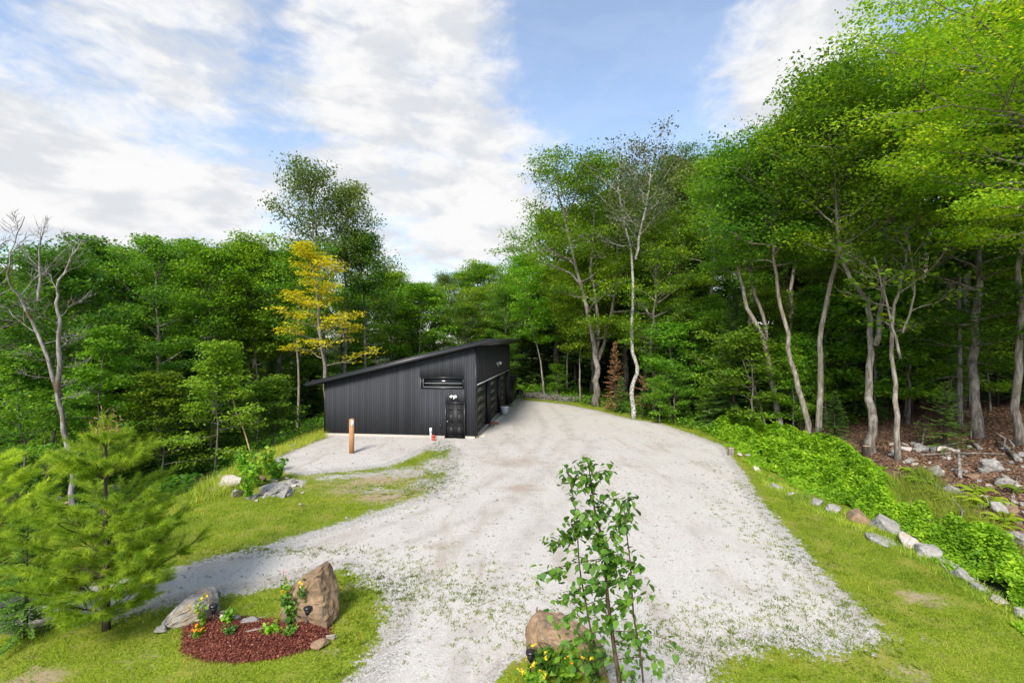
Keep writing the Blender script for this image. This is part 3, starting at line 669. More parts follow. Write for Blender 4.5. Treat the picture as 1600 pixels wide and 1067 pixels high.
# lean-to at the far end
lt = MB(); lt.box((-3.0, GLEN + .05, 0), (.12, GLEN + 4.6, 2.2)); lt.add([(-3.1, GLEN + .02, 2.5), (.35, GLEN + .02, 2.22), (.35, GLEN + 4.8, 2.22), (-3.1, GLEN + 4.8, 2.5), (-3.1, GLEN + .02, 2.62), (.35, GLEN + .02, 2.34), (.35, GLEN + 4.8, 2.34), (-3.1, GLEN + 4.8, 2.62)], [(0,3,2,1),(4,5,6,7),(0,1,5,4),(1,2,6,5),(2,3,7,6),(3,0,4,7)])
lt.obj('lean_to', M['blackpaint'], gar)

# things around the garage
p = G(549.5, 708); post = thing('signpost', 'square cedar post with small white plate standing in the gravel pad', 'post', p, R(12))
b = MB(); b.box((-.115, -.115, -.2), (.115, .115, 1.74)); b.add([(-.115,-.115,1.741),(.115,-.115,1.741),(.115,.115,1.741),(-.115,.115,1.741),(0,0,1.79)], None, [(0,1,4),(1,2,4),(2,3,4),(3,0,4)]); b.obj('post_shaft', M['post'], post)
b = MB(); b.box((-.02, -.127, 1.40), (.105, -.117, 1.70)); pl = b.obj('plate', M['white'], post)
b = MB(); b.tube([(.045 + .03 * math.cos(a), -.131, 1.56 + .05 * math.sin(a)) for a in np.linspace(.6, 5.2, 9)], [.008] * 9, 5); b.obj('hook_mark', M['black'], pl)
p = G(673, 687); t = thing('standpipe', 'white plastic pipe standing beside the black entrance door', 'pipe', p)
b = MB(); b.tube([(0, 0, -.1), (0, 0, .45)], [.05, .05], 10); b.obj('pipe_stem', M['white'], t); b = MB(); b.tube([(0, 0, .44), (0, 0, .70)], [.075, .07], 10); b.obj('pipe_cap', M['white'], t)
p = G(677, 688); t = thing('well_head', 'short red well head with cap next to the white pipe', 'well head', p)
b = MB(); b.tube([(0, 0, -.1), (0, 0, .22)], [.085, .085], 12); b.obj('casing', M['red'], t); b = MB(); b.tube([(0, 0, .22), (0, 0, .30), (0, 0, .34)], [.115, .115, .05], 12); b.obj('cap', M['red'], t); b = MB(); b.tube([(.05, -.05, .1), (.16, -.16, .08)], [.035, .035], 8); b.obj('outlet', M['red'], t)
p = G(788.5, 648); t = thing('bucket', 'pale grey bucket with wire handle by the third overhead door', 'bucket', p)
b = MB(); b.tube([(0, 0, 0), (0, 0, .62)], [.24, .32], 14); b.obj('pail', M['steel'], t, True); b = MB(); b.tube([(0, 0, .60), (0, 0, .66)], [.34, .34], 14); b.obj('lid', M['white'], t)
b = MB(); b.tube([(.33 * math.cos(a), 0, .55 - .25 * math.sin(a)) for a in np.linspace(0, math.pi, 9)], [.015] * 9, 5); b.obj('handle', M['black'], t)
p = G(771, 663); b = MB(); b.box((-.32, -.2, 0), (.32, .2, .13)); b.box((-.28, -.16, .131), (.28, .16, .16)); o = b.obj('paving_block', M['rust'], loc=p, rot=(0, 0, .3)); tag(o, 'reddish brown block lying at the foot of the door pillar', 'block')
p = G(812, 626); t = thing('barbecue', 'small black barbecue standing at the far end of the garage', 'barbecue', p)
b = MB(); b.tube([(0, 0, .62), (0, 0, .7), (0, 0, .88), (0, 0, .95)], [.22, .34, .34, .24], 14); b.obj('bowl', M['black'], t, True); b = MB(); b.tube([(0, 0, .96), (0, 0, 1.1), (0, 0, 1.2)], [.34, .28, .06], 14); b.obj('lid', M['black'], t, True)
for a in (0.5, 2.6, 4.7): b = MB(); b.tube([(.2 * math.cos(a), .2 * math.sin(a), .66), (.34 * math.cos(a), .34 * math.sin(a), 0)], [.025, .02], 6); b.obj('leg', M['steel'], t)

# ------------------------------------------------------------------ rocks
def rock_mesh(seed, dims, mat, flatn=0, sub=2, pts=None):
    r = np.random.default_rng(seed); bm = bmesh.new()
    if pts is None:
        q = r.normal(size=(15, 3)); q /= np.linalg.norm(q, axis=1)[:, None]; q *= r.uniform(.75, 1.1, (15, 1)); q = np.clip(q, -.85, .85) * np.array(dims)
    else: q = np.array(pts, float)
    vs_ = [bm.verts.new(v) for v in q]
    res = bmesh.ops.convex_hull(bm, input=vs_)
    bmesh.ops.delete(bm, geom=[e for e in res['geom_interior'] if isinstance(e, bmesh.types.BMVert)] , context='VERTS')
    bmesh.ops.bevel(bm, geom=list(bm.edges), offset=min(dims) * .10, segments=2, affect='EDGES', profile=.6)
    bmesh.ops.triangulate(bm, faces=list(bm.faces))
    if sub: bmesh.ops.subdivide_edges(bm, edges=[e for e in bm.edges if e.calc_length() > min(dims) * .22], cuts=sub, use_grid_fill=True)
    bm.normal_update(); co = np.array([v.co for v in bm.verts]); nn = np.array([v.normal for v in bm.verts]); s = 2.2 / max(dims)
    d = (fbm(co[:, 0] + co[:, 2] * .7, co[:, 1] - co[:, 2] * .6, s, seed % 50) - .5) * min(dims) * .28 + (fbm(co[:, 0] - co[:, 2], co[:, 1] + co[:, 2], s * 4, seed % 50 + 9) - .5) * min(dims) * .12
    for v, n, k in zip(bm.verts, nn, d): v.co += Vector(n) * k
    me = bpy.data.meshes.new('rock'); bm.to_mesh(me); bm.free(); me.materials.append(mat)
    return me
ROCKS = [rock_mesh(10 + k, (.5, .42, .33), M['rock']) for k in range(5)]; ROCKS_T = [rock_mesh(30 + k, (.5, .38, .28), M['rockmix']) for k in range(4)]; ROCKS_B = [rock_mesh(50 + k, (.5, .4, .3), M['rocktan']) for k in range(2)]
def rock(px, py, wpx, hpx=None, me=None, label='', group=None, name='rock', sink=.25, rot=None, cat='rock', flat=1.0, dz=0.0):
    p = G(px, py); w = wpx / F * p.y; s = w; me = me or random.choice(ROCKS)
    o = link(name, me, None, (p.x, p.y, p.z + dz + s * .33 * flat * (1 - 2 * sink)), (random.uniform(-.2, .2), random.uniform(-.2, .2), random.uniform(0, 6.28) if rot is None else rot), (s, s * .9, s * flat))
    return tag(o, label, cat, group)
# rock edging along the lawn
edg = [(1182, 735, 18, 'T', 1, 'small tan stone at the far end of the rock edging beside the brambles'), (1212, 762, 24, 'R', 1, 'pale grey stone half hidden in weeds at the far part of the rock edging'), (1235, 772, 20, 'T', .9, 'low grey stone with tan side beside the far bare soil strip'),
       (1278, 788, 28, 'R', .9, 'light grey flat topped stone just before the brown edging boulder'), (1302, 797, 32, 'R', .8, 'whitish stone lying against the brown edging boulder'), (1345, 812, 58, 'B', .8, 'rounded brown boulder in the rock edging under the brambles'),
       (1388, 826, 66, 'R', .9, 'largest long grey boulder of the rock edging'), (1375, 846, 52, 'R', .35, 'flat pale slab sunk in the lawn in front of the rock edging'), (1422, 852, 50, 'T', .9, 'tan faced boulder next to the largest grey edging boulder'),
       (1450, 868, 48, 'R', .8, 'dark topped grey boulder below the tan faced one in the edging'), (1480, 884, 46, 'T', .7, 'low brownish boulder in the middle of the near rock edging'), (1508, 902, 46, 'R', .7, 'grey edging boulder with bramble leaves hanging over it'),
       (1534, 922, 30, 'R', .7, 'small pale edging stone half covered by grass'), (1560, 940, 34, 'T', .7, 'small tan edging stone by the near brambles'), (1598, 962, 30, 'R', .8, 'nearest grey stone of the rock edging at the lawn corner')]
for k, (px, py, w, t, fl, lb) in enumerate(edg):
    rock(px, py, w * 1.15, me={'R': ROCKS, 'T': ROCKS_T, 'B': ROCKS_B}[t][k % {'R': 5, 'T': 4, 'B': 2}[t]], label=lb, group='rock edging along the right lawn', name='edging_stone', flat=fl, rot=1.45 + .35 * math.sin(k * 2.3), sink=.44)
# embankment rocks left of the gravel pad
emb = [(362, 762, 42, 'T', .9, 'big tan boulder at the foot of the pad embankment beside tall weeds'), (372, 776, 26, 'T', 1, 'rounded tan stone below the big tan boulder on the embankment'), (408, 752, 26, 'B', .9, 'brown stone between the weeds on the pad embankment'), (425, 768, 44, 'R', .5, 'whitish slab lying on the pad embankment'),
       (448, 772, 40, 'R', .45, 'pale slanting slab at the right end of the embankment rocks'), (455, 755, 20, 'R', .8, 'dark grey stone at the top of the embankment'), (418, 712, 14, 'R', .8, 'small grey rock on the upper edge of the gravel pad'), (456, 700, 16, 'R', .7, 'flat grey rock at the rim of the gravel pad'), (345, 748, 18, 'T', .8, 'small tan rock farthest left on the embankment'),
       (333, 768, 20, 'B', .7, 'brown rock at the edge of the left lawn'), (395, 778, 22, 'R', .6, 'low grey rock at the foot of the embankment slabs')]
for k, (px, py, w, t, fl, lb) in enumerate(emb):
    rock(px, py, w * 1.15, me={'R': ROCKS, 'T': ROCKS_T, 'B': ROCKS_B}[t][(k + 1) % {'R': 5, 'T': 4, 'B': 2}[t]], label=lb, group='rocks on the pad embankment', name='embankment_rock', flat=fl, rot=k * 1.1)
for k in range(22):
    rock(random.uniform(378, 475), random.uniform(745, 792), random.uniform(6, 15), me=random.choice(ROCKS + ROCKS_T), label='small pale stone spilled down the bank of the gravel pad', group='small stones spilled down the pad bank', name='small_stone', cat='stone')
# rocks behind the pine
for k, (px, py, w, lb) in enumerate([(175, 772, 34, 'white rock behind the young pine stem'), (92, 788, 36, 'pale rock beside the old stump behind the pine'), (40, 795, 30, 'grey rock by the wood edge left of the stump'), (235, 765, 24, 'small pale rock at the wood edge right of the pine top'), (135, 765, 22, 'small grey rock at the foot of the dead tree')]):
    rock(px, py, w, me=ROCKS[k], label=lb, group='rocks at the left wood edge', name='rock')
# rocky litter slope on the right
big = [(1465, 742, 40, 'R', 'large lichen grey rock on the litter slope above the ferns'), (1488, 772, 36, 'R', 'mossy grey rock under the ferns on the litter slope'), (1440, 705, 30, 'R', 'pale rock behind the slim grey trunk'), (1470, 705, 26, 'T', 'light tan rock beside the pale rock behind the slim trunk'), (1550, 735, 44, 'R', 'wide blue grey rock in the middle of the litter slope'), (1572, 760, 36, 'R', 'mossy rock close to the near ferns'),
       (1562, 800, 40, 'R', 'white blotched rock beside the brown mossy stone'), (1582, 800, 30, 'B', 'brown mossy stone on the near litter slope'), (1545, 855, 46, 'R', 'pale boulder among the near brambles'), (1588, 850, 46, 'R', 'grey boulder at the near end of the litter slope'), (1520, 748, 28, 'B', 'brown mossy rock on the litter slope')]
for k, (px, py, w, t, lb) in enumerate(big):
    rock(px, py, w, me={'R': ROCKS, 'T': ROCKS_T, 'B': ROCKS_B}[t][k % {'R': 5, 'T': 4, 'B': 2}[t]], label=lb, group='large rocks on the litter slope', name='rock', flat=.85)
for k in range(90):
    px = random.uniform(1395, 1640); py = random.uniform(695, 700 + (px - 1380) * .75)
    rock(px, py, random.uniform(7, 19), me=random.choice(ROCKS + ROCKS_T), label='small grey rock scattered in the leaf litter of the right slope', group='small rocks in the leaf litter', name='small_rock')

# ------------------------------------------------------------------ flower bed on the left
bc = Vector((*W(388, 998), 0)); bc.z = hz(bc.x, bc.y)
bed = [(-1.48, .42), (-1.25, .05), (-.95, -.42), (-.4, -.66), (.2, -.68), (.8, -.56), (1.25, -.3), (1.5, .1), (1.35, .55), (.9, .72), (.3, .55), (-.3, .6), (-1.0, .75)]
mm = np.random.default_rng(8); q = mm.uniform(-1.7, 1.7, (60000, 2)); sd_ = poly_sd(q[:, 0], q[:, 1], bed); ok = sd_ > -.03 + mm.normal(0, .035, len(q)); q = q[ok]; sd_ = sd_[ok]
zz = np.clip(sd_, 0, .35) * .35 + .02 + mm.uniform(0, .03, len(q)); C = np.stack([q[:, 0] + bc.x, q[:, 1] + bc.y, zz + height(q[:, 0] + bc.x, q[:, 1] + bc.y)], 1)
V, Q = leaf_quads(C, .026, mm, .35, .3)
mul = link('mulch_bed', mesh_np('mulch_bed', V, Q, M['mulch'], {'tint': np.repeat(np.clip(mm.beta(1.6, 2.2, len(C)), 0, 1), 4)})); tag(mul, 'red bark mulch filling the small flower bed', 'mulch', kind='stuff')
bm_ = MB(); n = len(bed); ctr = (bc.x, bc.y, hz(bc.x, bc.y) + .11)
bm_.add([ctr] + [(bc.x + x * .96, bc.y + y * .96, hz(bc.x + x, bc.y + y) + .012) for x, y in bed] + [(bc.x + x * .7, bc.y + y * .7, hz(bc.x + x, bc.y + y) + .10) for x, y in bed], [(1 + i, 1 + (i + 1) % n, 1 + n + (i + 1) % n, 1 + n + i) for i in range(n)], [(0, 1 + n + i, 1 + n + (i + 1) % n) for i in range(n)], tint=.25)
o = bm_.obj('mulch_soil', M['mulch']); tag(o, kind='structure')
def hero_rock(name, lb, px, py, outline, depth, mat, seed, rotz=0):
    """outline in metres (x, z), given thickness and a shoulder front and back"""
    p = G(px, py); pts = []
    r = random.Random(seed)
    for x, z in outline:
        pts += [(x * .80, -depth * .5 * r.uniform(.8, 1.1), z * .93), (x, 0, z), (x * .86, depth * .5 * r.uniform(.8, 1.1), z * .95)]
    o = link(name, rock_mesh(seed, (depth, depth, depth * .8), mat, pts=pts, sub=3), None, (p.x, p.y, p.z - .08), (0, 0, rotz)); return tag(o, lb, 'boulder')
hero_rock('boulder', 'tall pointed tan boulder standing at the right end of the mulch bed', 487, 966, [(-.52, 0), (-.55, .42), (-.42, .74), (.0, 1.05), (.16, 1.18), (.30, 1.14), (.50, .62), (.58, .12), (.40, -.05), (-.2, -.05)], .75, M['rocktan'], 71)
hero_rock('boulder', 'grey and tan slanting boulder at the left end of the mulch bed', 300, 966, [(-.50, 0), (-.50, .14), (-.26, .40), (.08, .60), (.34, .64), (.48, .44), (.50, 0)], .7, M['rockmix'], 72, .15)
hero_rock('boulder', 'flat topped brown boulder behind the yellow flowers near the house', 884, 1030, [(-.72, 0), (-.70, .62), (-.55, .82), (-.1, .80), (.35, .55), (.70, .25), (.74, 0)], .8, M['rocktan'], 73, -.1)
for px, py, w, t, fl, lb in [(252, 990, 24, 'R', .8, 'small white stone left of the slanting boulder'), (359, 980, 38, 'T', .9, 'rounded tan stone between the solar light and the flat slabs'), (392, 982, 38, 'R', .35, 'flat grey slab at the back of the mulch bed'), (400, 994, 42, 'T', .35, 'long pale tan slab lying on the mulch'), (517, 1000, 18, 'T', 1.3, 'small upright tan stone at the right tip of the mulch bed'), (500, 1012, 34, 'B', .7, 'low tan stone at the front right of the mulch bed'),
                             (300, 1000, 12, 'T', .9, 'tiny tan stone beside the orange flowers'), (823, 1066, 18, 'T', 1.2, 'small pink stone left of the brown boulder'), (350, 968, 14, 'T', .8, 'little tan stone behind the solar light'), (431, 975, 14, 'R', .6, 'small grey stone behind the mulch near the tall boulder'), (1275, 1028, 9, 'R', .8, 'single grey stone lying in the right lawn')]:
    rock(px, py, w, me={'R': ROCKS[1], 'T': ROCKS_T[2], 'B': ROCKS_B[0]}[t], label=lb, name='stone', flat=fl, cat='stone', rot=.3, dz=.10 if 340 < px < 430 else .03)
def solar(px, py, lb):
    p = G(px, py); t = thing('solar_light', lb, 'garden light', p)
    b = MB(); b.tube([(0, 0, -.05), (0, 0, .30)], [.014, .014], 6); b.obj('stake', M['black'], t)
    b = MB(); b.tube([(0, 0, .29), (0, 0, .36), (0, 0, .44)], [.022, .055, .075], 10); b.obj('lamp_shade', M['black'], t, True); b = MB(); b.tube([(0, 0, .441), (0, 0, .475), (0, 0, .49)], [.085, .08, .03], 10); b.obj('cap', M['black'], t, True)
solar(334, 985, 'black solar stake light beside the slanting boulder'); solar(481, 988, 'black solar stake light in front of the tall pointed boulder'); solar(829, 1066, 'black solar stake light left of the brown boulder')
def herb(seed, H, spread, n, leafm, petal=None, npet=0, stems=6, leaf=.05, top=False):
    r = np.random.default_rng(seed); wb = MB(); C = []; PC = []
    for i in range(stems):
        a = r.uniform(0, 6.28); rad = spread * r.uniform(.2, 1); h = H * r.uniform(.7, 1)
        pts = np.array([(0, 0, 0), (math.cos(a) * rad * .35, math.sin(a) * rad * .35, h * .5), (math.cos(a) * rad, math.sin(a) * rad, h)]); wb.tube(pts, [.007, .006, .004], 4, cap=False)
        f = r.uniform(.15, 1, n // stems); C.append(np.stack([np.interp(f, [0, .5, 1], pts[:, k]) for k in range(3)], 1) + r.normal(0, leaf * .8, (n // stems, 3))); PC.append(pts[-1])
    C = np.concatenate(C); C[:, 2] = np.maximum(C[:, 2], .02)
    out = [wb.mesh('stem', M['sapling']), leaf_mesh('foliage', C, leaf, r.uniform(0, 1, len(C)), M[leafm], r, .5)]
    if petal:
        src = np.array(PC)[r.integers(0, len(PC), npet)] if top else C[r.integers(0, len(C), npet)] + [0, 0, leaf]
        fl = []
        for c in src: Cp = c + r.normal(0, .03, 3) + r.normal(0, .018, (7, 3)); fl.append(leaf_mesh('flower', Cp, .021, r.uniform(0, 1, 7), M[petal], r, .4, .8))
        out += fl
    return out
HP = ('stem', 'foliage', 'flower')
for px, py, seed, H, sp, n, lm, pe, npet, st, lf, top, nm, lb in [
    (318, 988, 1, .55, .14, 60, 'fern', 'petal_y', 5, 6, .045, True, 'flower_plant', 'sparse yellow flowered plant against the slanting boulder'),
    (309, 1004, 2, .18, .1, 70, 'sapling', 'petal_o', 9, 8, .035, True, 'flower_plant', 'low orange flowered plant in the left of the mulch'),
    (357, 985, 3, .30, .12, 90, 'sapling', None, 0, 8, .045, False, 'garden_plant', 'leafy green plant in front of the rounded tan stone'),
    (358, 1006, 4, .22, .14, 140, 'spruce', None, 0, 14, .03, False, 'garden_shrub', 'small dark round shrub in the middle of the mulch'),
    (421, 999, 5, .20, .16, 90, 'bramble', None, 0, 9, .045, False, 'garden_plant', 'spreading light green plant right of the long slab'),
    (455, 1000, 6, .20, .15, 140, 'fir', None, 0, 14, .03, False, 'garden_shrub', 'small dark round shrub near the tall pointed boulder'),
    (454, 985, 7, .70, .14, 150, 'birchleaf', 'petal_y', 4, 7, .05, True, 'flower_plant', 'tall yellow flowered plant left of the second solar light'),
    (473, 984, 8, .78, .12, 150, 'birchleaf', 'petal_y', 4, 7, .05, True, 'flower_plant', 'tall yellow flowered plant right against the tall pointed boulder'),
    (447, 975, 9, .9, .10, 40, 'sapling', 'petal_p', 3, 4, .035, True, 'flower_plant', 'thin pink flowered plant behind the yellow ones'),
    (850, 1066, 10, .42, .30, 130, 'birchleaf', 'petal_y', 8, 12, .075, True, 'flower_plant', 'leafy plant with yellow blooms at the left foot of the brown boulder'),
    (885, 1068, 11, .48, .32, 150, 'sapling', 'petal_o', 4, 12, .075, False, 'flower_plant', 'leafy plant with orange blooms in front of the brown boulder'),
    (925, 1068, 12, .6, .28, 110, 'birchleaf', 'petal_y', 6, 10, .07, True, 'flower_plant', 'yellow flowered plant at the right foot of the brown boulder'),
    (830, 1085, 13, .3, .2, 60, 'sapling', 'petal_y', 10, 8, .06, True, 'flower_plant', 'low bright yellow flowered plant at the lower edge')]:
    single(nm, lb, 'plant', G(px, py) + Vector((0, 0, .06)), herb(seed, H * 1.1, sp * 1.3, int(n * 1.8), lm, pe, max(3, npet), st, lf, top), HP)
# tall weeds on the embankment
for k, (px, py, H, lb) in enumerate([(388, 780, 1.5, 'tallest leafy weed in front of the big tan boulder'), (402, 760, 1.3, 'bushy weed behind the tallest one on the embankment'), (420, 742, 1.2, 'bright weed on the upper embankment'), (433, 752, .9, 'short weed beside the pale slanting slab'), (380, 745, 1.1, 'weed clump by the wood edge above the tan boulder')]):
    single('weed', lb, 'plant', G(px, py), herb(60 + k, H, .38, 300, 'sapling', None, 0, 12, .085), HP, group='tall weeds on the pad embankment')

# ------------------------------------------------------------------ young white pine and firs near the house
def white_pine(seed, H, spread, whorls, shoots_mul=1.0, tips=True):
    r = np.random.default_rng(seed); wb = MB(); sp = np.array(straight(H, .012, seed, 8)); sp[0][2] = -.15; wb.tube(sp, np.linspace(.075, .012, 8), 8)
    A = []; D = []; L_ = []
    for z, rad, nb in whorls:
        for b in range(nb):
            az = b * 6.283 / nb + r.uniform(-.35, .35); Ln = rad * r.uniform(.8, 1.12); p0 = np.array([np.interp(z, sp[:, 2], sp[:, 0]), np.interp(z, sp[:, 2], sp[:, 1]), z])
            el = R(12 + 36 * (z / H) ** 2); d = np.array([math.cos(az) * math.cos(el), math.sin(az) * math.cos(el), math.sin(el)])
            s = np.linspace(0, 1, 6)[:, None]; bp = p0 + d * Ln * s + np.array([0, 0, .22]) * Ln * s ** 2 + r.normal(0, .02, (6, 3)) * s; wb.tube(bp, np.linspace(.022, .006, 6), 4, cap=False)
            A.append(bp[2:5]); D.append(np.diff(bp, axis=0)[2:5]); L_.append(np.full(3, .22)); A.append(bp[5:]); D.append(bp[5:] - bp[4:5]); L_.append(np.array([.26]))
            ns = int((4 + Ln * 9) * shoots_mul)
            for q in range(ns):
                f = r.uniform(.22, 1); b0 = np.array([np.interp(f, s[:, 0], bp[:, k]) for k in range(3)]); sg = 1 if q % 2 else -1; a2 = az + sg * r.uniform(.4, 1.1)
                d2 = np.array([math.cos(a2), math.sin(a2), r.uniform(.05, .7)]); d2 /= np.linalg.norm(d2); L2 = r.uniform(.12, .42) * (1.2 - .5 * f) * min(1, .5 + Ln)
                tip = b0 + d2 * L2; wb.tube(np.array([b0, (b0 + tip) / 2, tip]), [.008, .006, .004], 3, cap=False); A.append(tip[None]); D.append(d2[None]); L_.append(np.array([r.uniform(.14, .24)]))
                A.append(((b0 + tip) / 2)[None]); D.append(d2[None]); L_.append(np.array([.16]))
    for k in range(5): A.append(sp[-1:] - [0, 0, k * .05]); D.append(np.array([[r.normal(0, .3), r.normal(0, .3), 1]])); L_.append(np.array([.25]))
    A = np.concatenate(A); D = np.concatenate(D); D /= np.linalg.norm(D, axis=1)[:, None]; Ls = np.concatenate(L_); nn = 85
    n = len(A) * nn; Ai = np.repeat(A, nn, 0); Di = np.repeat(D, nn, 0); Li = np.repeat(Ls, nn); tin = np.repeat(r.uniform(.1, .8, len(A)), nn)
    f = r.uniform(0, 1, n); st = Ai + Di * (f * Li)[:, None]; nd = Di * .8 + r.normal(0, .6, (n, 3)); nd /= np.linalg.norm(nd, axis=1)[:, None]; nl = r.uniform(.09, .15, n)
    sd_ = np.cross(nd, r.normal(size=(n, 3))); sd_ /= np.linalg.norm(sd_, axis=1)[:, None]; wv = .0038
    V = np.stack([st - sd_ * wv, st + sd_ * wv, st + nd * nl[:, None] - np.array([0, 0, .012])], 1).reshape(-1, 3)
    return wb.mesh('trunk', M['barkdark'], True), mesh_np('needles', V, np.arange(3 * n).reshape(-1, 3), M['pine'], {'tint': np.repeat(np.clip(tin + r.normal(0, .12, n), 0, 1), 3)})
pp = G(166, 985); pine = single('pine_tree', 'young bright green white pine with brown tip left of the mulch bed', 'small tree', pp, white_pine(3, 4.05, 1.9, [(.35, 1.05, 7), (.72, 1.4, 8), (1.08, 1.42, 8), (1.45, 1.32, 8), (1.85, 1.12, 8), (2.2, .85, 7), (2.98, .70, 7), (3.12, .45, 5), (3.62, .2, 4)], 1.0), ('trunk', 'needles'))
r_ = np.random.default_rng(4); C = np.array([[0, 0, 3.95]]) + r_.normal(0, 1, (240, 3)) * [.16, .07, .16]; link('dead_tip', leaf_mesh('dead_tip', C, .045, r_.uniform(0, 1, 240), M['brownneedle'], r_, .1, .18), pine)
x, y = -11.3, 10.4; single('pine_tree', 'second young pine reaching in at the left edge beyond the drive', 'small tree', (x, y, hz(x, y)), white_pine(9, 3.3, 1.5, [(.3, 1.0, 6), (.8, 1.3, 7), (1.3, 1.3, 7), (1.8, 1.1, 7), (2.3, .9, 6), (2.8, .5, 5)], .9), ('trunk', 'needles'))
g = G(40, 995); place('fir0', g.x, g.y, 2.2, 'dark green young fir beside the white pine at the lawn corner', wid=1.35)
# low fir boughs on the near left
g = G(-60, 990); place('fir1', g.x, g.y, 2.6, 'young fir at the far left corner of the near lawn', wid=1.2)

# ------------------------------------------------------------------ young birch by the house: every leaf its own part
def leaf_shape(k):
    r = random.Random(k); fold = r.uniform(.08, .2); c = r.uniform(-.1, .25)
    out = [(0, 0), (.30, .10), (.42, .30), (.36, .52), (.20, .78), (0, 1.05)]
    V = []; 
    for i, (x, y) in enumerate(out): V += [(x, y, x * fold - c * y * y * .5)]
    n = len(V); V += [(-x, y, z) for (x, y, z) in V[1:-1]] + [(0, y, -.03 - c * y * y * .5) for _, y, _ in V[1:-1]]
    # right rim 0..5, left rim 6..9, midrib 10..13
    Q = []; T = []
    for i in range(1, 4): Q += [(i, i + 1, 10 + i, 9 + i), (9 + i, 10 + i, 6 + i, 5 + i)]
    T += [(0, 1, 10), (0, 10, 6), (4, 5, 13), (13, 5, 9)]
    rn = r.uniform(.1, .9); return mesh_np('leaf', V, [np.array(Q), np.array(T)], M['birchleaf'], {'tint': [rn] * len(V)}, True)
LEAF = [leaf_shape(k) for k in range(8)]
BD = 5.5; bx = P(968, 900, BD).x; bz = hz(bx, BD); base = Vector((bx, BD, bz))
birch = thing('birch_sapling', 'young birch with separate toothed leaves standing close to the house before the gravel', 'small tree', base)
rb = np.random.default_rng(12); bw = MB()
def bp(px, py, dy=0): v = P(px, py, BD + dy) - base; return np.array(v)
main = [(.0, .0, 0.0), tuple(bp(975, 1150)), tuple(bp(968, 1067)), tuple(bp(958, 1000)), tuple(bp(948, 920)), tuple(bp(945, 860)), tuple(bp(930, 800)), tuple(bp(925, 760)), tuple(bp(917, 713))]
mp = bez(main, 26); bw.tube(mp, np.linspace(.034, .005, 26), 8)
s2 = bez([tuple(bp(966, 1100)), tuple(bp(930, 1010, .15)), tuple(bp(915, 940, .2)), tuple(bp(905, 880, .25)), tuple(bp(900, 800, .2)), tuple(bp(885, 730, .15))], 16); bw.tube(s2, np.linspace(.016, .004, 16), 6)
s3 = bez([tuple(bp(985, 1160)), tuple(bp(1005, 1067, -.2)), tuple(bp(990, 960, -.25)), tuple(bp(985, 880, -.2)), tuple(bp(975, 790, -.15)), tuple(bp(988, 775, -.1))], 16); bw.tube(s3, np.linspace(.014, .004, 16), 6)
tw = []
def twig(a, b, n, dy=0):
    m = (a + b) / 2 + np.array([0, 0, .03]); p = bez([tuple(a), tuple(m), tuple(b)], 8); bw.tube(p, np.linspace(.006, .002, 8), 4, cap=False); tw.append((p, n))
for (x0, y0, x1, y1, n, d) in [(925, 760, 885, 745, 8, .1), (920, 740, 955, 735, 7, -.1), (930, 790, 880, 835, 12, .1), (932, 800, 975, 820, 9, .05), (940, 840, 860, 850, 14, .15), (942, 850, 985, 800, 12, -.1), (944, 870, 845, 895, 15, .1), (945, 870, 995, 880, 11, -.1), (947, 900, 870, 935, 12, .2), (948, 910, 1000, 905, 10, -.2), (950, 930, 870, 970, 11, .15),
                               (952, 950, 1010, 925, 9, -.15), (955, 975, 890, 1000, 12, .1), (958, 990, 1050, 1000, 7, -.2), (960, 1000, 1010, 985, 8, .1), (962, 1020, 905, 1040, 10, .15), (964, 1030, 1030, 1030, 8, -.1), (966, 1045, 990, 1060, 7, 0), (945, 865, 910, 800, 12, -.1), (935, 815, 950, 770, 9, .15), (946, 890, 935, 840, 12, -.3), (948, 915, 960, 860, 12, -.3), (950, 940, 930, 905, 11, -.3), (956, 980, 940, 940, 11, -.3), (928, 775, 905, 735, 8, -.1)]:
    j = np.argmin([np.linalg.norm(q - bp(x0, y0)) for q in mp]); twig(mp[j], bp(x1, y1, d + rb.normal(0, .08)), n)
nleaf = 0
bwo = bw.obj('stem', M['twig'], birch, True)
spots = []
for p, n in tw:
    for q in range(n): f = rb.uniform(.2, 1) if q else 1.0; spots.append(np.array([np.interp(f * 7, range(8), p[:, k]) for k in range(3)]))
for p in (mp[14:], s2[4:], s3[4:]):
    for q in p:
        for _ in range(1 if rb.random() < .6 else 2): spots.append(q)
spots.append(mp[-1]); rb.shuffle(spots)
extra = []
for q in spots[300:]: extra.append(q)
for q in spots: extra += [q + rb.normal(0, .055, 3), q + rb.normal(0, .07, 3), q + rb.normal(0, .065, 3)]
extra = [q for q in extra if q[2] < mp[-1][2] + .02][:1050]; spots = [q for q in spots if q[2] < mp[-1][2] + .02]
for q in spots[:300]:
    az = rb.uniform(0, 6.28); pitch = rb.uniform(-1.15, -.15); s = rb.uniform(.06, .108)
    m = Matrix.Translation(Vector(q) + Vector((rb.normal(0, .012), rb.normal(0, .012), -.004))) @ Matrix.Rotation(az, 4, 'Z') @ Matrix.Rotation(pitch, 4, 'X') @ Matrix.Rotation(rb.uniform(-.5, .5), 4, 'Y') @ Matrix.Scale(s, 4)
    if nleaf < 300:
        o = link('leaf', LEAF[nleaf % 8], birch); o.matrix_local = m; nleaf += 1
EV, EQ, ET, En = [], [], [], 0
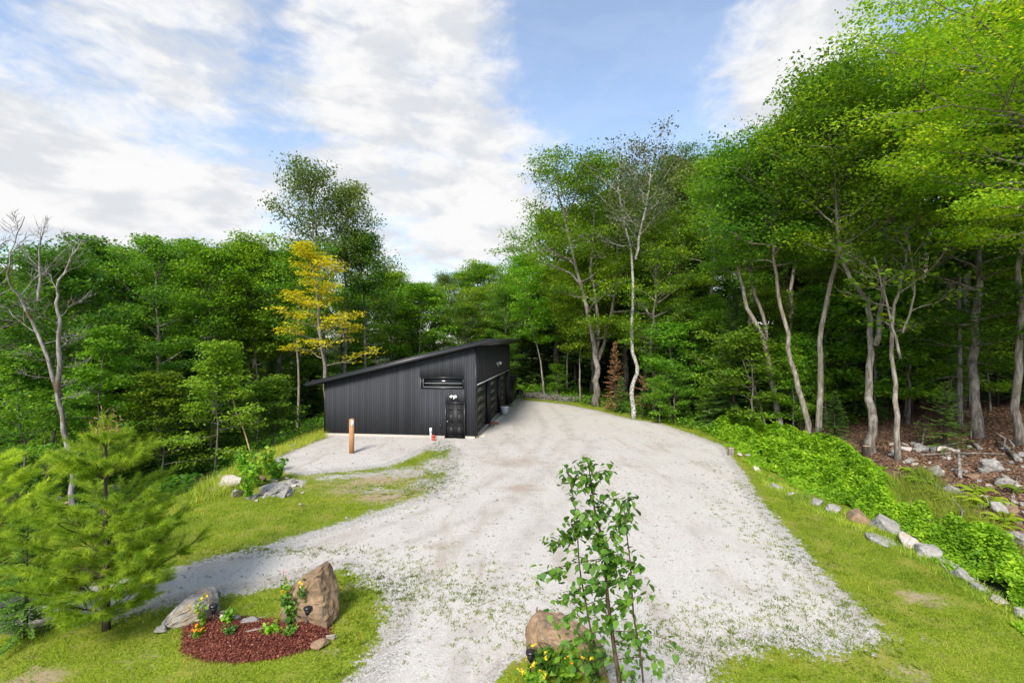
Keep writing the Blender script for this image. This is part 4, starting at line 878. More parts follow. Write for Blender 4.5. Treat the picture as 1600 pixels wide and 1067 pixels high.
for k, q in enumerate(extra):
    me = LEAF[k % 8]; s = rb.uniform(.05, .10)
    m = Matrix.Translation(Vector(q)) @ Matrix.Rotation(rb.uniform(0, 6.28), 4, 'Z') @ Matrix.Rotation(rb.uniform(-1.2, -.1), 4, 'X') @ Matrix.Rotation(rb.uniform(-.5, .5), 4, 'Y') @ Matrix.Scale(s, 4)
    EV += [tuple(m @ v.co) for v in me.vertices]
    for f in me.polygons: (EQ if len(f.vertices) == 4 else ET).append([i + En for i in f.vertices])
    En += len(me.vertices)
tn_ = np.repeat(rb.uniform(.05, .95, len(extra)), len(LEAF[0].vertices))
o = link('foliage', mesh_np('foliage', EV, [np.array(EQ), np.array(ET)], M['birchleaf'], {'tint': tn_}, True), birch); o['kind'] = 'stuff'

# ------------------------------------------------------------------ individual trees
def traced(name, label, base_px, stems, cat='tree', depth=None, group=None, parts=('trunk', 'crown'), rads=None, seed=1, **kw):
    b = G(*base_px) if depth is None else Vector((P(base_px[0], base_px[1], depth).x, depth, 0))
    if depth is not None: b.z = hz(b.x, b.y)
    st = [(loc_stem(p, b.y, b, seed=seed + i), r0 * .7, r1) for i, (p, r0, r1) in enumerate(stems)]
    return single(name, label, cat, b, grow(seed, st, **kw), parts, group=group)
traced('maple_tree', 'great many stemmed maple with thick grey trunk behind the end of the gravel', (932, 634), [([(932, 634), (931, 600), (930, 565), (920, 500), (905, 430), (880, 340), (868, 265)], .5, .06), ([(932, 570), (945, 530), (958, 470), (965, 400), (960, 320), (945, 262)], .3, .05), ([(933, 560), (935, 500), (925, 420), (930, 330), (920, 270)], .28, .05)], seed=41, n_limb=48, cb=.26, spread=6.2, leaf_n=60, leaf=.092, cr=.8, flat=.24, ang=(0, 50), leafm='maple', flare=1.25)
traced('birch_tree', 'tall white birch with forked pale stem and thin crown at the gravel edge', (990, 654), [([(990, 654), (989, 612), (998, 578), (991, 540), (992, 480), (993, 410), (984, 350), (975, 300), (968, 270)], .27, .04), ([(993, 405), (1003, 350), (1012, 295), (1015, 270), (1010, 245)], .15, .03)], seed=44, n_limb=28, cb=.62, spread=3.4, leaf_n=13, leaf=.09, cr=.5, flat=.7, limb_r=.25, ang=(25, 65), wood='barkbirch', leafm='oldbirch', flare=1.15, bare=1, prof=lambda t: .55 + .45 * math.sin(math.pi * t))
traced('beech_tree', 'forked leaning trunk pair rising left above the far brambles', (1222, 682), [([(1222, 682), (1212, 640), (1198, 560), (1180, 510), (1162, 465), (1150, 400), (1148, 330), (1155, 260)], .3, .05), ([(1199, 565), (1192, 500), (1180, 450), (1172, 400), (1185, 330)], .2, .05)], seed=45, n_limb=34, cb=.55, spread=3.8, leaf_n=42, leaf=.088, cr=.65, leafm='beech', wood='barkpale', flare=1.2)
traced('beech_tree', 'single trunk leaning left just left of the straight pale trunk', (1266, 690), [([(1266, 690), (1255, 640), (1240, 570), (1228, 500), (1214, 420), (1212, 330), (1220, 240)], .26, .05)], seed=46, n_limb=26, cb=.6, spread=3.6, leaf_n=42, leaf=.088, leafm='beech', wood='barkpale', flare=1.2)
traced('maple_tree', 'straight pale trunk with high crown behind the small dark spruce', (1279, 690), [([(1279, 690), (1280, 600), (1281, 520), (1288, 440), (1290, 390), (1282, 330), (1270, 260), (1275, 150)], .25, .05)], seed=47, n_limb=30, cb=.58, spread=4.2, leaf_n=42, leaf=.088, cr=.7, leafm='beech', wood='barkpale', flare=1.2, ang=(10, 60))
traced('maple_tree', 'thick flared trunk dividing high up behind the brown litter edge', (1360, 708), [([(1360, 708), (1360, 650), (1362, 600), (1368, 540), (1372, 480), (1350, 440), (1325, 400), (1320, 300), (1330, 180)], .32, .05), ([(1368, 540), (1380, 480), (1395, 430), (1400, 330), (1410, 200)], .2, .04)], seed=48, n_limb=34, cb=.55, spread=4.2, leaf_n=42, leaf=.088, cr=.7, leafm='maple', wood='bark', flare=1.5)
traced('ash_tree', 'slim grey forked trunk with few leaves standing alone before the litter slope', (1403, 720), [([(1403, 720), (1405, 640), (1407, 560), (1410, 490), (1418, 420), (1425, 350)], .19, .04), ([(1407, 560), (1395, 500), (1380, 450), (1370, 400)], .09, .03), ([(1410, 520), (1425, 460), (1412, 380)], .08, .03)], seed=49, n_limb=18, cb=.52, spread=2.4, leaf_n=4, leaf=.14, cr=.5, leafm='maple', wood='barkpale', flare=1.2, bare=1)
traced('maple_tree', 'tall pale trunk at the right edge beside the litter slope', (1592, 695), [([(1592, 695), (1593, 600), (1596, 500), (1598, 420), (1600, 300), (1590, 160), (1600, 40)], .27, .06)], seed=50, n_limb=22, cb=.6, spread=4.0, leaf_n=42, leaf=.088, leafm='beech', wood='barkpale', flare=1.2)
for px, py, top, lean, r0, lb in [(850, 615, 400, -25, .16, 'thin leaning pole trunk near the garage end'), (886, 612, 420, 1, .14, 'thin straight trunk between the leaning pole and the great maple'), (906, 628, 440, 3, .12, 'slender trunk just left of the great maple')]:
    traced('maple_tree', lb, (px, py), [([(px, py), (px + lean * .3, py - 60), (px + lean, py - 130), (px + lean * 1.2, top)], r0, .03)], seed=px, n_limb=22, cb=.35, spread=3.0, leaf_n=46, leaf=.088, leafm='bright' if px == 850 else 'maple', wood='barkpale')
for px, py, tx, ty, r0, lb in [(1200, 682, 1178, 600, .09, 'thin bare pole left of the forked leaning pair'), (1195, 678, 1150, 560, .07, 'thin bare pole leaning far left among the dark spruces')]:
    traced('dead_pole', lb, (px, py), [([(px, py), ((px + tx) / 2 + 3, (py + ty) / 2), (tx, ty)], r0, .03)], seed=px, n_limb=3, cb=.6, spread=.6, leaf_n=0, wood='barkdead', flare=1.1)
# trunks deeper in the right wood
deep = [(1443, 648, 36, .27), (1110, 640, 40, .2), (1052, 640, 44, .2), (1500, 655, 34, .16), (1330, 668, 38, .2), (1550, 640, 40, .25), (1170, 650, 42, .2), (1240, 655, 40, .22), (1010, 632, 50, .22), (960, 625, 56, .25), (1392, 655, 42, .22), (1470, 645, 46, .25), (1080, 640, 48, .2), (1300, 650, 46, .25), (1215, 645, 50, .25), (1585, 640, 44, .22), (1140, 640, 54, .25)]
deep.sort()
for k, (px, py, dep, r0) in enumerate(deep):
    x = (px - CX) / F * dep; sky_y = np.interp(px, [900, 1000, 1080, 1150, 1200, 1330, 1420, 1500], [270, 260, 250, 225, 150, 110, 70, 20])
    Ht = min(27, CAMZ + (CY - sky_y - random.uniform(0, 50)) / F * dep)
    place(['tall0', 'tall1', 'poplar0', 'tall1'][k % 4], x, dep, Ht, 'first second third fourth fifth sixth seventh eighth ninth tenth eleventh twelfth thirteenth fourteenth fifteenth sixteenth seventeenth'.split()[k] + ' from the left of the tall trees deep in the right wood', 'tall trees deep in the right wood', wid=.95)
# bright maple hanging in from the right
x, y = 22.3, 17.5; z = hz(x, y)
st = [([(0, 0, 0), (.1, .1, 4), (-.2, .3, 8), (-.6, .2, 12), (-.9, 0, 18)], .34, .06), ([(-.1, .2, 6), (-1.2, .4, 9), (-2.4, .6, 12.5), (-3.2, .8, 16.5)], .2, .05)]
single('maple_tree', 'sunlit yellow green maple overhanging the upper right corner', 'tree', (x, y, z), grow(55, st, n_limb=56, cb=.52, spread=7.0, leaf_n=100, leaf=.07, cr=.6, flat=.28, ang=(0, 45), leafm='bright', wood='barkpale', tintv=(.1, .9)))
# yellow tree and tall poplars left of the garage
traced('yellow_tree', 'slender tree with bright yellow layered leaves beside the garage roof', (508, 600), [([(512, 640), (508, 580), (503, 520), (498, 460), (490, 415), (482, 385)], .2, .03)], depth=32, seed=61, n_limb=24, cb=.34, spread=3.3, leaf_n=14, leaf=.09, cr=.40, flat=.16, ang=(14, 30), leafm='yellow', wood='barkpale', prof=lambda t: 1.0 - .8 * t, up=1.2, limb_r=.25)
traced('poplar_tree', 'tallest dark poplar with open crown rising left of the garage', (520, 640), [([(514, 640), (510, 560), (506, 480), (503, 400), (497, 345), (490, 300), (488, 285)], .26, .05)], depth=42, seed=62, n_limb=26, cb=.60, spread=4.0, leaf_n=24, leaf=.095, flat=.7, cr=.55, up=.2, ang=(15, 60), leafm='poplar')
traced('poplar_tree', 'second tall poplar with leaning top right of the tallest one', (545, 640), [([(536, 640), (537, 560), (537, 480), (535, 400), (540, 340), (548, 300)], .22, .05)], depth=43, seed=63, n_limb=22, cb=.66, spread=2.7, leaf_n=24, leaf=.095, flat=.7, cr=.5, up=.2, ang=(20, 60), leafm='poplar')
traced('poplar_tree', 'shorter dense poplar nearest the garage roof on the left', (575, 640), [([(570, 640), (572, 560), (570, 480), (568, 420), (568, 375)], .2, .04)], depth=45, seed=64, n_limb=30, cb=.52, spread=3.0, leaf_n=30, leaf=.095, flat=.6, cr=.55, up=.2, ang=(10, 55), leafm='beech')
# trunks in front at the left wood edge
for px, py, top, dep, r0, key, lb in [(465, 658, 400, 36, .17, 'beech', 'brown trunk close to the left end of the garage'), (402, 690, 390, 37, .16, 'maple', 'pale twin trunk at the left wood edge below the yellow tree'), (392, 690, 400, 38, .13, 'maple', 'thinner dark trunk beside the pale twin trunk'), (68, 740, 420, 24, .15, 'beech', 'dark brown trunk left of the dead tree'), (328, 700, 400, 34, .12, 'maple', 'slim trunk behind the pale green sapling')]:
    traced('maple_tree' if key == 'maple' else 'beech_tree', lb, (px, py), [([(px, py), (px + 2, py - 60), (px - 2, py - 150), (px, top)], r0, .03)], depth=dep, seed=px, n_limb=24, cb=.45, spread=3.4, leaf_n=42, leaf=.088, leafm=key, wood='barkpale' if px in (402, 465) else 'bark')
for px, py, top, dep, sp_, lm, lb in [(335, 722, 545, 25, 1.7, 'fern', 'pale yellow green young tree with drooping top left of the gravel pad'), (165, 735, 520, 24, 2.0, 'sapling', 'fresh bright green young tree behind the white pine top'), (250, 735, 590, 25, 1.7, 'maple', 'low green maple between the two bright young trees'), (30, 760, 560, 23, 2.0, 'beech', 'grey green bushy tree below the dead tree at the left edge'), (425, 690, 600, 29, 1.6, 'beech', 'dark green young tree behind the embankment weeds')]:
    traced('young_tree', lb, (px, py), [([(px, py), (px + 4, py - 50), (px - 3, (py + top) / 2), (px + 2, top)], .08, .02)], depth=dep, cat='small tree', seed=px + 7, n_limb=22, cb=.2, spread=sp_ * 1.25, leaf_n=24, leaf=.075, cr=.36, flat=.2, leafm=lm, ang=(0, 40), prof=lambda t: 1.0 - .72 * t ** 1.3, up=.9)
# dead tree
traced('dead_tree', 'bare grey dead tree with two crooked stems at the left wood edge', (112, 768), [([(114, 790), (108, 740), (97, 660), (88, 590), (72, 520), (60, 470), (52, 440), (58, 390), (64, 345)], .19, .012), ([(94, 620), (97, 560), (97, 500), (95, 460), (112, 420), (125, 375)], .16, .02), ([(60, 470), (45, 420), (40, 370), (44, 335)], .08, .012)], depth=21, seed=66, n_limb=34, cb=.34, spread=1.5, leaf_n=0, limb_r=.16, wood='barkdead', bare=1, ang=(0, 68), flare=1.2)
traced('dead_tree', 'bare leafless top of a dead tree at the far left edge', (-10, 780), [([(-12, 780), (-8, 600), (-2, 480), (4, 380)], .2, .02)], depth=23, seed=67, n_limb=20, cb=.4, spread=2.2, leaf_n=0, limb_r=.2, wood='barkdead', bare=1, ang=(0, 60))
# leaning sapling by the weeds
traced('leaning_sapling', 'thin yellowish leaning sapling above the embankment weeds', (394, 718), [([(394, 718), (375, 680), (355, 640), (345, 600), (335, 560)], .05, .02)], depth=25, cat='small tree', seed=68, n_limb=8, cb=.6, spread=.8, leaf_n=8, leaf=.07, cr=.3, leafm='sapling', wood='wood')
# conifers with a look of their own
b = G(961, 643); single('dead_fir', 'rust brown dead fir between the great maple and the white birch', 'small tree', b, conifer(81, 5.6, 1.0, leafm='brownneedle', whorl=.26, per=7, tw=.2, width=.028, dens=1.1))
b = G(970, 645); place('fir0', b.x, b.y, 2.9, 'small green fir in front of the rust brown dead one')
b = G(1004, 655); single('dead_fir', 'small brown dead fir right of the white birch', 'small tree', b, conifer(82, 3.2, .85, leafm='brownneedle', whorl=.3, per=5, tw=.16, width=.025, dens=.8, cb=.35))
b = G(1304, 708); place('spruce1', b.x, b.y, 3.2, 'small dark pointed spruce behind the brambles', wid=1.45, name='spruce_tree')
b = G(1476, 700); place('fir1', b.x, b.y, 3.3, 'spreading young fir on two thin stems above the litter slope', wid=1.4)
b = G(1500, 668); single('dead_spruce', 'half dead spruce with bare drooping branches in the right wood', 'tree', b, conifer(83, 16, 2.4, leafm='spruce', bare_below=.55, tw=.3, wood='barkdead', r0=.15, droop=.5))
b = G(1592, 690); place('fir0', b.x + .8, b.y - .5, 1.8, 'little fir at the foot of the right edge trunk', wid=1.2)
for k, (px, py, H, lb) in enumerate([(1145, 655, 4.5, 'fresh green maple sapling by the far brambles'), (1055, 662, 4.2, 'leafy sapling right of the small brown dead fir'), (1030, 662, 3.4, 'low leafy sapling next to the white birch'), (1100, 662, 2.6, 'small flat topped sapling before the dark spruces'), (1180, 655, 6.0, 'sapling with drooping leaves left of the forked pair'), (870, 618, 3.5, 'pale sapling near the brush pile'), (1240, 680, 5.5, 'dense sapling between the leaning trunks')]):
    b = G(px, py); place(['sapling0', 'sapling1'][k % 2], b.x, b.y, H, lb)

# ------------------------------------------------------------------ the wood itself
SKY = ([-300, 0, 60, 130, 200, 300, 360, 420, 470, 600, 640, 700, 750, 790, 830, 900, 1000, 1080, 1150, 1200, 1260, 1330, 1420, 1480, 1560, 1900], [400, 425, 405, 372, 375, 380, 358, 385, 405, 440, 440, 412, 405, 372, 330, 270, 260, 255, 225, 140, 120, 105, 70, 20, -40, -80])
placed = []
ORD = 'first second third fourth fifth sixth seventh eighth ninth tenth eleventh twelfth thirteenth fourteenth fifteenth sixteenth seventeenth'.split()
def fill(n, pxr, yr, keys, Hr, label, group, gap=2.6, sky=True, wid=(.85, 1.15), jit=40, lim=None, order=None):
    made = []
    k = 0; tries = 0
    while k < n and tries < n * 60:
        tries += 1; px = random.uniform(*pxr); y = random.uniform(*yr); x = (px - CX) / F * y
        if -13.5 < x < 1.8 and 26 < y < 51.5: continue
        if lim and lim(x, y): continue
        if FL(x, y) < .6: continue
        if any((x - a) ** 2 + (y - b) ** 2 < gap * gap for a, b in placed): continue
        H = random.uniform(*Hr)
        if sky:
            cap = CAMZ - hz(x, y) + (CY - np.interp(px, *SKY) - max(-18, random.gauss(jit * .45, jit * .8))) / F * y
            H = min(H, cap)
        if H < 2.0: continue
        placed.append((x, y)); made.append((px, place(random.choice(keys), x, y, H, label, group, wid=random.uniform(*wid)))); k += 1
    if order:
        for i, (_, t) in enumerate(sorted(made, key=lambda q: q[0])): t['label'] = ORD[i] + ' from the left of the ' + order
random.seed(21)
def FL(x, y): return float(masks(np.array([x]), np.array([y]))[1][0])
MAP = ['maple0', 'maple1', 'maple2']; BEE = ['beech0', 'beech1']; SPR = ['spruce0', 'spruce1', 'spruce2']; SAP = ['sapling0', 'sapling1']
gl = lambda x, y: (x > -13.5 and y < 52) or (-30 < x < -9.0 and y < 39.5 and x / y > -.72)
# left wood: rows from the edge inward
fill(8, (20, 400), (26, 31), SAP + ['fir0', 'fir1'], (3.5, 7.5), 'young green tree at the front of the left wood', 'young trees along the left wood edge', 1.8, True, (.9, 1.25), 20, gl, 'young green trees along the left wood edge')
fill(14, (-60, 470), (30, 37), MAP + MAP + BEE, (14, 20), 'broad leafy tree in the front rows of the left wood', 'leafy trees in the front of the left wood', 2.5, True, (.9, 1.2), 26, gl, 'broad leafy trees fronting the left wood')
fill(14, (-100, 480), (28, 40), SPR, (6, 12), 'dark spruce standing under the leafy trees of the left wood', 'dark spruces in the left wood', 1.9, True, (.9, 1.2), 60, gl)
fill(17, (-150, 560), (40, 58), MAP + BEE + BEE, (13, 22), 'leafy tree deep in the left wood', 'leafy trees deep in the left wood', 3.0, True, (1.0, 1.3), 26, gl)
fill(16, (-150, 560), (42, 66), SPR, (8, 15), 'dark spruce deep in the left wood', 'dark spruces deep in the left wood', 2.5, True, (1, 1.4), 60, gl)
# behind the garage
fill(9, (560, 830), (53, 62), MAP + BEE + SAP, (9, 15), 'green tree right behind the garage roof', 'green trees right behind the garage', 2.4, True, (.95, 1.2), 30, None, 'green trees right behind the garage roof')
fill(13, (540, 860), (62, 82), MAP + BEE + ['poplar0', 'poplar1'], (13, 22), 'distant tree forming the skyline behind the garage', 'skyline trees behind the garage', 3.0, True, (1.0, 1.25), 12, None, 'skyline trees behind the garage')
fill(8, (560, 880), (54, 75), SPR, (8, 15), 'distant spruce behind the garage', 'spruces behind the garage', 2.2, True, (1, 1.3), 50)
# right wood
fill(16, (830, 1120), (50, 66), MAP + BEE, (12, 24), 'leafy tree in the wood beyond the end of the gravel', 'leafy trees beyond the end of the gravel', 2.8, True, (1.0, 1.3), 30, None, 'leafy trees beyond the end of the gravel')
fill(26, (1010, 1640), (32, 42), SPR, (5, 12), 'dark spruce in the shade under the right wood', 'dark spruces under the right wood', 1.9, True, (.9, 1.25), 60)
fill(15, (1040, 1700), (37, 50), ['tall0', 'tall1', 'tall1', 'beech0'], (16, 27), 'leafy tree in the upper canopy of the right wood', 'canopy trees of the right wood', 2.8, True, (1.0, 1.3), 25, None, 'upper canopy trees of the right wood')
fill(30, (900, 1750), (46, 66), SPR, (9, 17), 'dark spruce deep in the right wood', 'dark spruces deep in the right wood', 2.2, True, (1, 1.4), 60)
fill(12, (1000, 1800), (50, 70), BEE + MAP + ['tall0', 'tall1'], (16, 26), 'tree far back in the right wood', 'trees far back in the right wood', 3.0, True, (1.1, 1.4), 25)
fill(16, (1040, 1560), (30, 37), SAP, (4.0, 9.5), 'sapling in the understorey of the right wood', 'saplings under the right wood', 1.6, True, (.9, 1.3), 40, None, 'saplings under the right wood')
fill(7, (1500, 1900), (24, 33), ['maple0', 'maple2', 'beech0'], (14, 22), 'leafy tree beside the litter slope at the right', 'leafy trees at the right edge of the litter slope', 3.0, True, (1, 1.2), 20, lambda x, y: y < 24 or x < 23, 'leafy trees by the right litter slope')
fill(14, (830, 1060), (54, 72), SPR, (7, 13), 'dark spruce behind the great maple and the white birch', 'dark spruces behind the great maple', 1.9, True, (1.1, 1.5), 60)
fill(12, (1020, 1560), (32, 41), ['beech0', 'beech1', 'maple1', 'maple2'], (9, 14.5), 'half grown leafy tree between the tall trunks of the right wood', 'half grown trees of the right wood', 1.7, True, (.75, 1.0), 60, None, 'half grown leafy trees between the tall right trunks')
# far closing wood
fill(40, (-300, 1900), (84, 125), SPR + BEE + MAP, (10, 22), 'tree in the farthest part of the wood', 'trees in the farthest wood', 4.0, True, (1.4, 2.0), 40)

# ------------------------------------------------------------------ ground cover
g_ = np.random.default_rng(31)
def scatter(n, x0, x1, y0, y1): return g_.uniform(x0, x1, n), g_.uniform(y0, y1, n)
def blades(x, y, Hh, wd, lean, mat, name, label=None):
    n = len(x); z = height(x, y); a = g_.uniform(0, 6.283, n); h = Hh * g_.uniform(.6, 1.35, n); w = wd * g_.uniform(.7, 1.3, n)
    ux, uy = np.cos(a), np.sin(a); b = g_.uniform(0, 6.283, n); l = h * lean * g_.uniform(.2, 1, n)
    V = np.stack([np.stack([x - ux * w, y - uy * w, z], 1), np.stack([x + ux * w, y + uy * w, z], 1), np.stack([x + np.cos(b) * l, y + np.sin(b) * l, z + h], 1)], 1).reshape(-1, 3)
    t = .42 + 1.5 * (fbm(x, y, .8, 5) - .5) + g_.normal(0, .2, n) + (fbm(x, y, 3.5, 8) - .5) * 1.1
    o = link(name, mesh_np(name, V, np.arange(3 * n).reshape(-1, 3), mat, {'tint': np.repeat(np.clip(t, 0, 1), 3)})); tag(o, label, 'grass', kind='stuff'); return o
# lawn blades, thinning over the gravel edges
xs, ys = [], []
for y0, y1, dens in ((6, 12, 1500), (12, 18, 850), (18, 26, 480), (26, 34, 250)):
    X0, X1 = -1.12 * y1, 1.12 * y1; n = int((X1 - X0) * (y1 - y0) * dens * .62); x, y = scatter(n, X0, X1, y0, y1); k = np.abs(x) < y * 1.1 + .5; xs.append(x[k]); ys.append(y[k])
x, y = np.concatenate(xs), np.concatenate(ys); gm, fm, dm = masks(x, y)
jit = (fbm(x, y, 2.4, 40, 4) - .5) * 1.0 + (vnoise(x, y, 7, 44) - .5) * .55
prob = (gm + jit < .44) & (fm < .45 + g_.normal(0, .1, len(x))) & (dm + (fbm(x, y, 3.2, 95, 4) - .5) * 1.5 + g_.normal(0, .22, len(x)) < .6) & (poly_sd(x - bc.x, y - bc.y, bed) < .02)
prob &= ~((gm > .97)) & (g_.random(len(x)) < np.where(gm > .5, .55, 1))
prob &= (fbm(x, y, 3.1, 91) < .60 + g_.normal(0, .05, len(x))) | (g_.random(len(x)) < .25)
x, y = x[prob], y[prob]
print('blades', len(x)); blades(x, y, np.interp(y, [8, 30], [.045, .085]), np.interp(y, [8, 30], [.006, .013]), .8, M['grass'], 'grass', 'mown yellow green grass of the lawns thinning into the gravel')
# weedy tufts scattered on the gravel
def weeds_on_gravel():
    zones = [(W(620, 900), 2.2, 1.2, 420), (W(700, 930), 2.5, 1.0, 300), (W(780, 960), 1.6, 1.0, 200), (W(1180, 985), 2.2, 1.2, 420), (W(1290, 960), 1.2, 1.2, 260), (W(1180, 830), .9, 3, 160), (W(1160, 760), .7, 4, 140), (W(690, 745), .9, 3.5, 260), (W(640, 760), 1.6, 1.5, 260), (W(560, 1000), .6, .8, 80), (W(1050, 1000), 1.5, .8, 160), (W(690, 700), .7, 1.6, 80), (W(430, 862), 3, .35, 200), (W(930, 1010), 2.5, .6, 150), (W(1250, 880), .6, 2, 120)]
    X = []; Y = []
    for (cx, cy), rx, ry, n in zones:
        tx = cx + g_.normal(0, rx * .6, n); ty = cy + g_.normal(0, ry * .6, n)
        m = g_.poisson(9, n); X.append(np.repeat(tx, m) + g_.normal(0, .035, m.sum())); Y.append(np.repeat(ty, m) + g_.normal(0, .035, m.sum()))
    return np.concatenate(X), np.concatenate(Y)
x, y = weeds_on_gravel(); blades(x, y, .05, .012, 1.2, M['grass'], 'gravel_weeds', 'thin tufts of weed growing up through the gravel')
# small loose stones on the gravel
n = 22000; x, y = scatter(n, -14, 12, 6.5, 30); gm, fm, dm = masks(x, y); k = (gm > .3) & (np.abs(x) < y * 1.1) & (fbm(x, y, .8, 70) > .40); x, y = x[k], y[k]; n = len(x)
oc = np.array([(1, 0, 0), (-1, 0, 0), (0, 1, 0), (0, -1, 0), (0, 0, .8)], float); s = g_.gamma(2, .007, n) + .006
V = np.stack([x, y, height(x, y) + .016], 1)[:, None] + oc[None] * s[:, None, None] * g_.uniform(.6, 1.3, (n, 5, 1)); T = np.array([(0, 2, 4), (2, 1, 4), (1, 3, 4), (3, 0, 4)])
o = link('gravel_stones', mesh_np('gravel_stones', V.reshape(-1, 3), (np.arange(n)[:, None, None] * 5 + T[None]).reshape(-1, 3), M['rock'])); tag(o, 'loose pale stones lying on the gravel drive', 'gravel', kind='stuff')
# bramble thicket
BR = [W(*p) for p in [(1100, 664), (1150, 690), (1195, 728), (1290, 772), (1400, 822), (1480, 872), (1560, 925), (1610, 965), (1720, 1040), (1800, 960), (1660, 900), (1590, 870), (1510, 835), (1450, 820), (1410, 790), (1385, 744), (1336, 713), (1256, 688), (1165, 658)]]
n = 900000; x, y = scatter(n, 8, 22, 7, 36); sd_ = poly_sd(x, y, BR); k = sd_ > -.38 + 1.5 * (fbm(x, y, 1.1, 51) - .5); x, y, sd_ = x[k], y[k], sd_[k]
lump = .5 * fbm(x, y, .6, 52, 3) + .5 * fbm(x, y, 1.7, 58, 2); hgt = (.16 + 1.0 * sstep(lump, .34, .68)) * sstep(sd_, -.45, .8)
sub = g_.random(len(x)) < np.interp(y, [10, 30], [.80, .48]) * (.35 + .65 * sstep(lump, .30, .5)); x, y, hgt = x[sub], y[sub], hgt[sub]; n = len(x); f = 1 - g_.beta(1, 3.2, n)
C = np.stack([x, y, height(x, y) + hgt * f + .03], 1); cl = vnoise(x, y, 3.2, 55)
print('bramble', n); o = link('undergrowth', leaf_mesh('undergrowth', C, np.interp(y, [10, 30], [.052, .085]), .1 + .55 * cl + .25 * f - .1 + g_.normal(0, .14, n), M['bramble'], g_, .9, .6)); tag(o, 'bright green bramble thicket running along the rock edging', 'bramble', kind='stuff')
# tall grass of the hollow and left bank
def tallgrass(poly, n, Hh, nm, lb):
    xs_ = [p[0] for p in poly]; ys_ = [p[1] for p in poly]; x, y = scatter(n, min(xs_), max(xs_), min(ys_), max(ys_)); k = poly_sd(x, y, poly) > 0; blades(x[k], y[k], Hh, .010, .9, M['tallgrass'], nm, lb)
tallgrass([W(*p) for p in [(1390, 745), (1450, 745), (1520, 790), (1600, 840), (1640, 880), (1540, 860), (1450, 815), (1400, 785)]], 14000, .5, 'tall_grass', 'yellowish tall grass in the hollow between brambles and rocks')
tallgrass([W(*p) for p in [(505, 672), (510, 684), (430, 716), (395, 760), (350, 775), (300, 790), (285, 780), (350, 735), (430, 690)]], 16000, .35, 'tall_grass', 'tall green grass on the bank left of the gravel pad')
tallgrass([W(*p) for p in [(1170, 722), (1200, 745), (1280, 782), (1390, 825), (1480, 875), (1560, 930), (1620, 970), (1600, 985), (1540, 945), (1470, 900), (1380, 850), (1280, 803), (1190, 757)]], 9000, .13, 'edging_grass', 'longer unmown grass growing round the stones of the rock edging')
# forest plants low on the wood floor
def floorplants(poly, n, hgt, nm, lb, mat, leaf):
    xs_ = [p[0] for p in poly]; ys_ = [p[1] for p in poly]; x, y = scatter(n, min(xs_), max(xs_), min(ys_), max(ys_)); k = (poly_sd(x, y, poly) > 0) & (fbm(x, y, .7, 61) > .5); x, y = x[k], y[k]
    C = np.stack([x, y, height(x, y) + g_.uniform(.03, 1, len(x)) * hgt * (fbm(x, y, .9, 63))], 1); o = link(nm, leaf_mesh(nm, C, leaf, g_.uniform(0, .9, len(x)), mat, g_, .8)); tag(o, lb, 'undergrowth', kind='stuff')
floorplants([(1.8, 49), (5, 46.5), (8.5, 38.5), (11.5, 31), (13, 29), (24, 31), (26, 40), (10, 56), (0, 58)], 60000, 1.0, 'wood_undergrowth', 'low green plants on the floor of the right wood', M['sapling'], .09)
floorplants([(-12.6, 18), (-12.6, 33), (-12.5, 50), (-24, 50), (-30, 30), (-20, 18)], 70000, 1.2, 'wood_undergrowth', 'low green plants on the floor of the left wood', M['beech'], .10)
floorplants([(-10, 45.5), (-10, 58), (6, 58), (4, 50), (1.4, 50), (-2, 46)], 20000, 1.4, 'wood_undergrowth', 'low green plants behind the garage', M['sapling'], .10)
floorplants([(-60, 54), (60, 54), (95, 120), (-95, 120)], 160000, 2.4, 'far_undergrowth', 'low green growth on the rising floor of the far wood', M['beech'], .28)
# leaf litter on the slope
n = 70000; x, y = scatter(n, 14.5, 40, 12, 36); k = (x < y * 1.12) & (poly_sd(x, y, BR) < -.1); x, y = x[k], y[k]
C = np.stack([x, y, height(x, y) + g_.uniform(.005, .05, len(x))], 1); o = link('leaf_litter', leaf_mesh('leaf_litter', C, .06, g_.uniform(0, 1, len(x)), M['litter'], g_, 1.0)); tag(o, 'brown leaf litter covering the right wood floor', 'leaf litter', kind='stuff')
# ferns
def fern(seed, L=.6):
    r = np.random.default_rng(seed); V = []; T = []
    for i in range(9):
        a = i * .7 + r.uniform(-.2, .2); el = r.uniform(.5, 1.1); n = 12; s = np.linspace(.15, 1, n); rad = L * s * math.cos(el * .7); z = L * (s * math.sin(el) - .75 * s ** 2.4 * math.sin(el))
        d = np.array([math.cos(a), math.sin(a), 0]); sd = np.array([-d[1], d[0], 0]); c = d[None] * rad[:, None] + np.array([0, 0, 1.0])[None] * z[:, None]
        wl = .20 * L * np.sin(np.pi * np.clip(s * .8 + .18, 0, 1)); t = r.uniform(.2, .9)
        for sg in (-1, 1):
            for k in range(n):
                V += [c[k] - d * .02, c[k] + sd * sg * wl[k] * .5 + d * .045 * L * 1.6, c[k] + sd * sg * wl[k] + d * .05 - np.array([0, 0, .03]), c[k] + sd * sg * wl[k] * .5 - d * .03]; T.append(t)
    V = np.array(V); return mesh_np('frond', V, np.arange(len(V)).reshape(-1, 4), M['fern'], {'tint': np.repeat(T, 4)})
FERN = [fern(k) for k in range(3)]
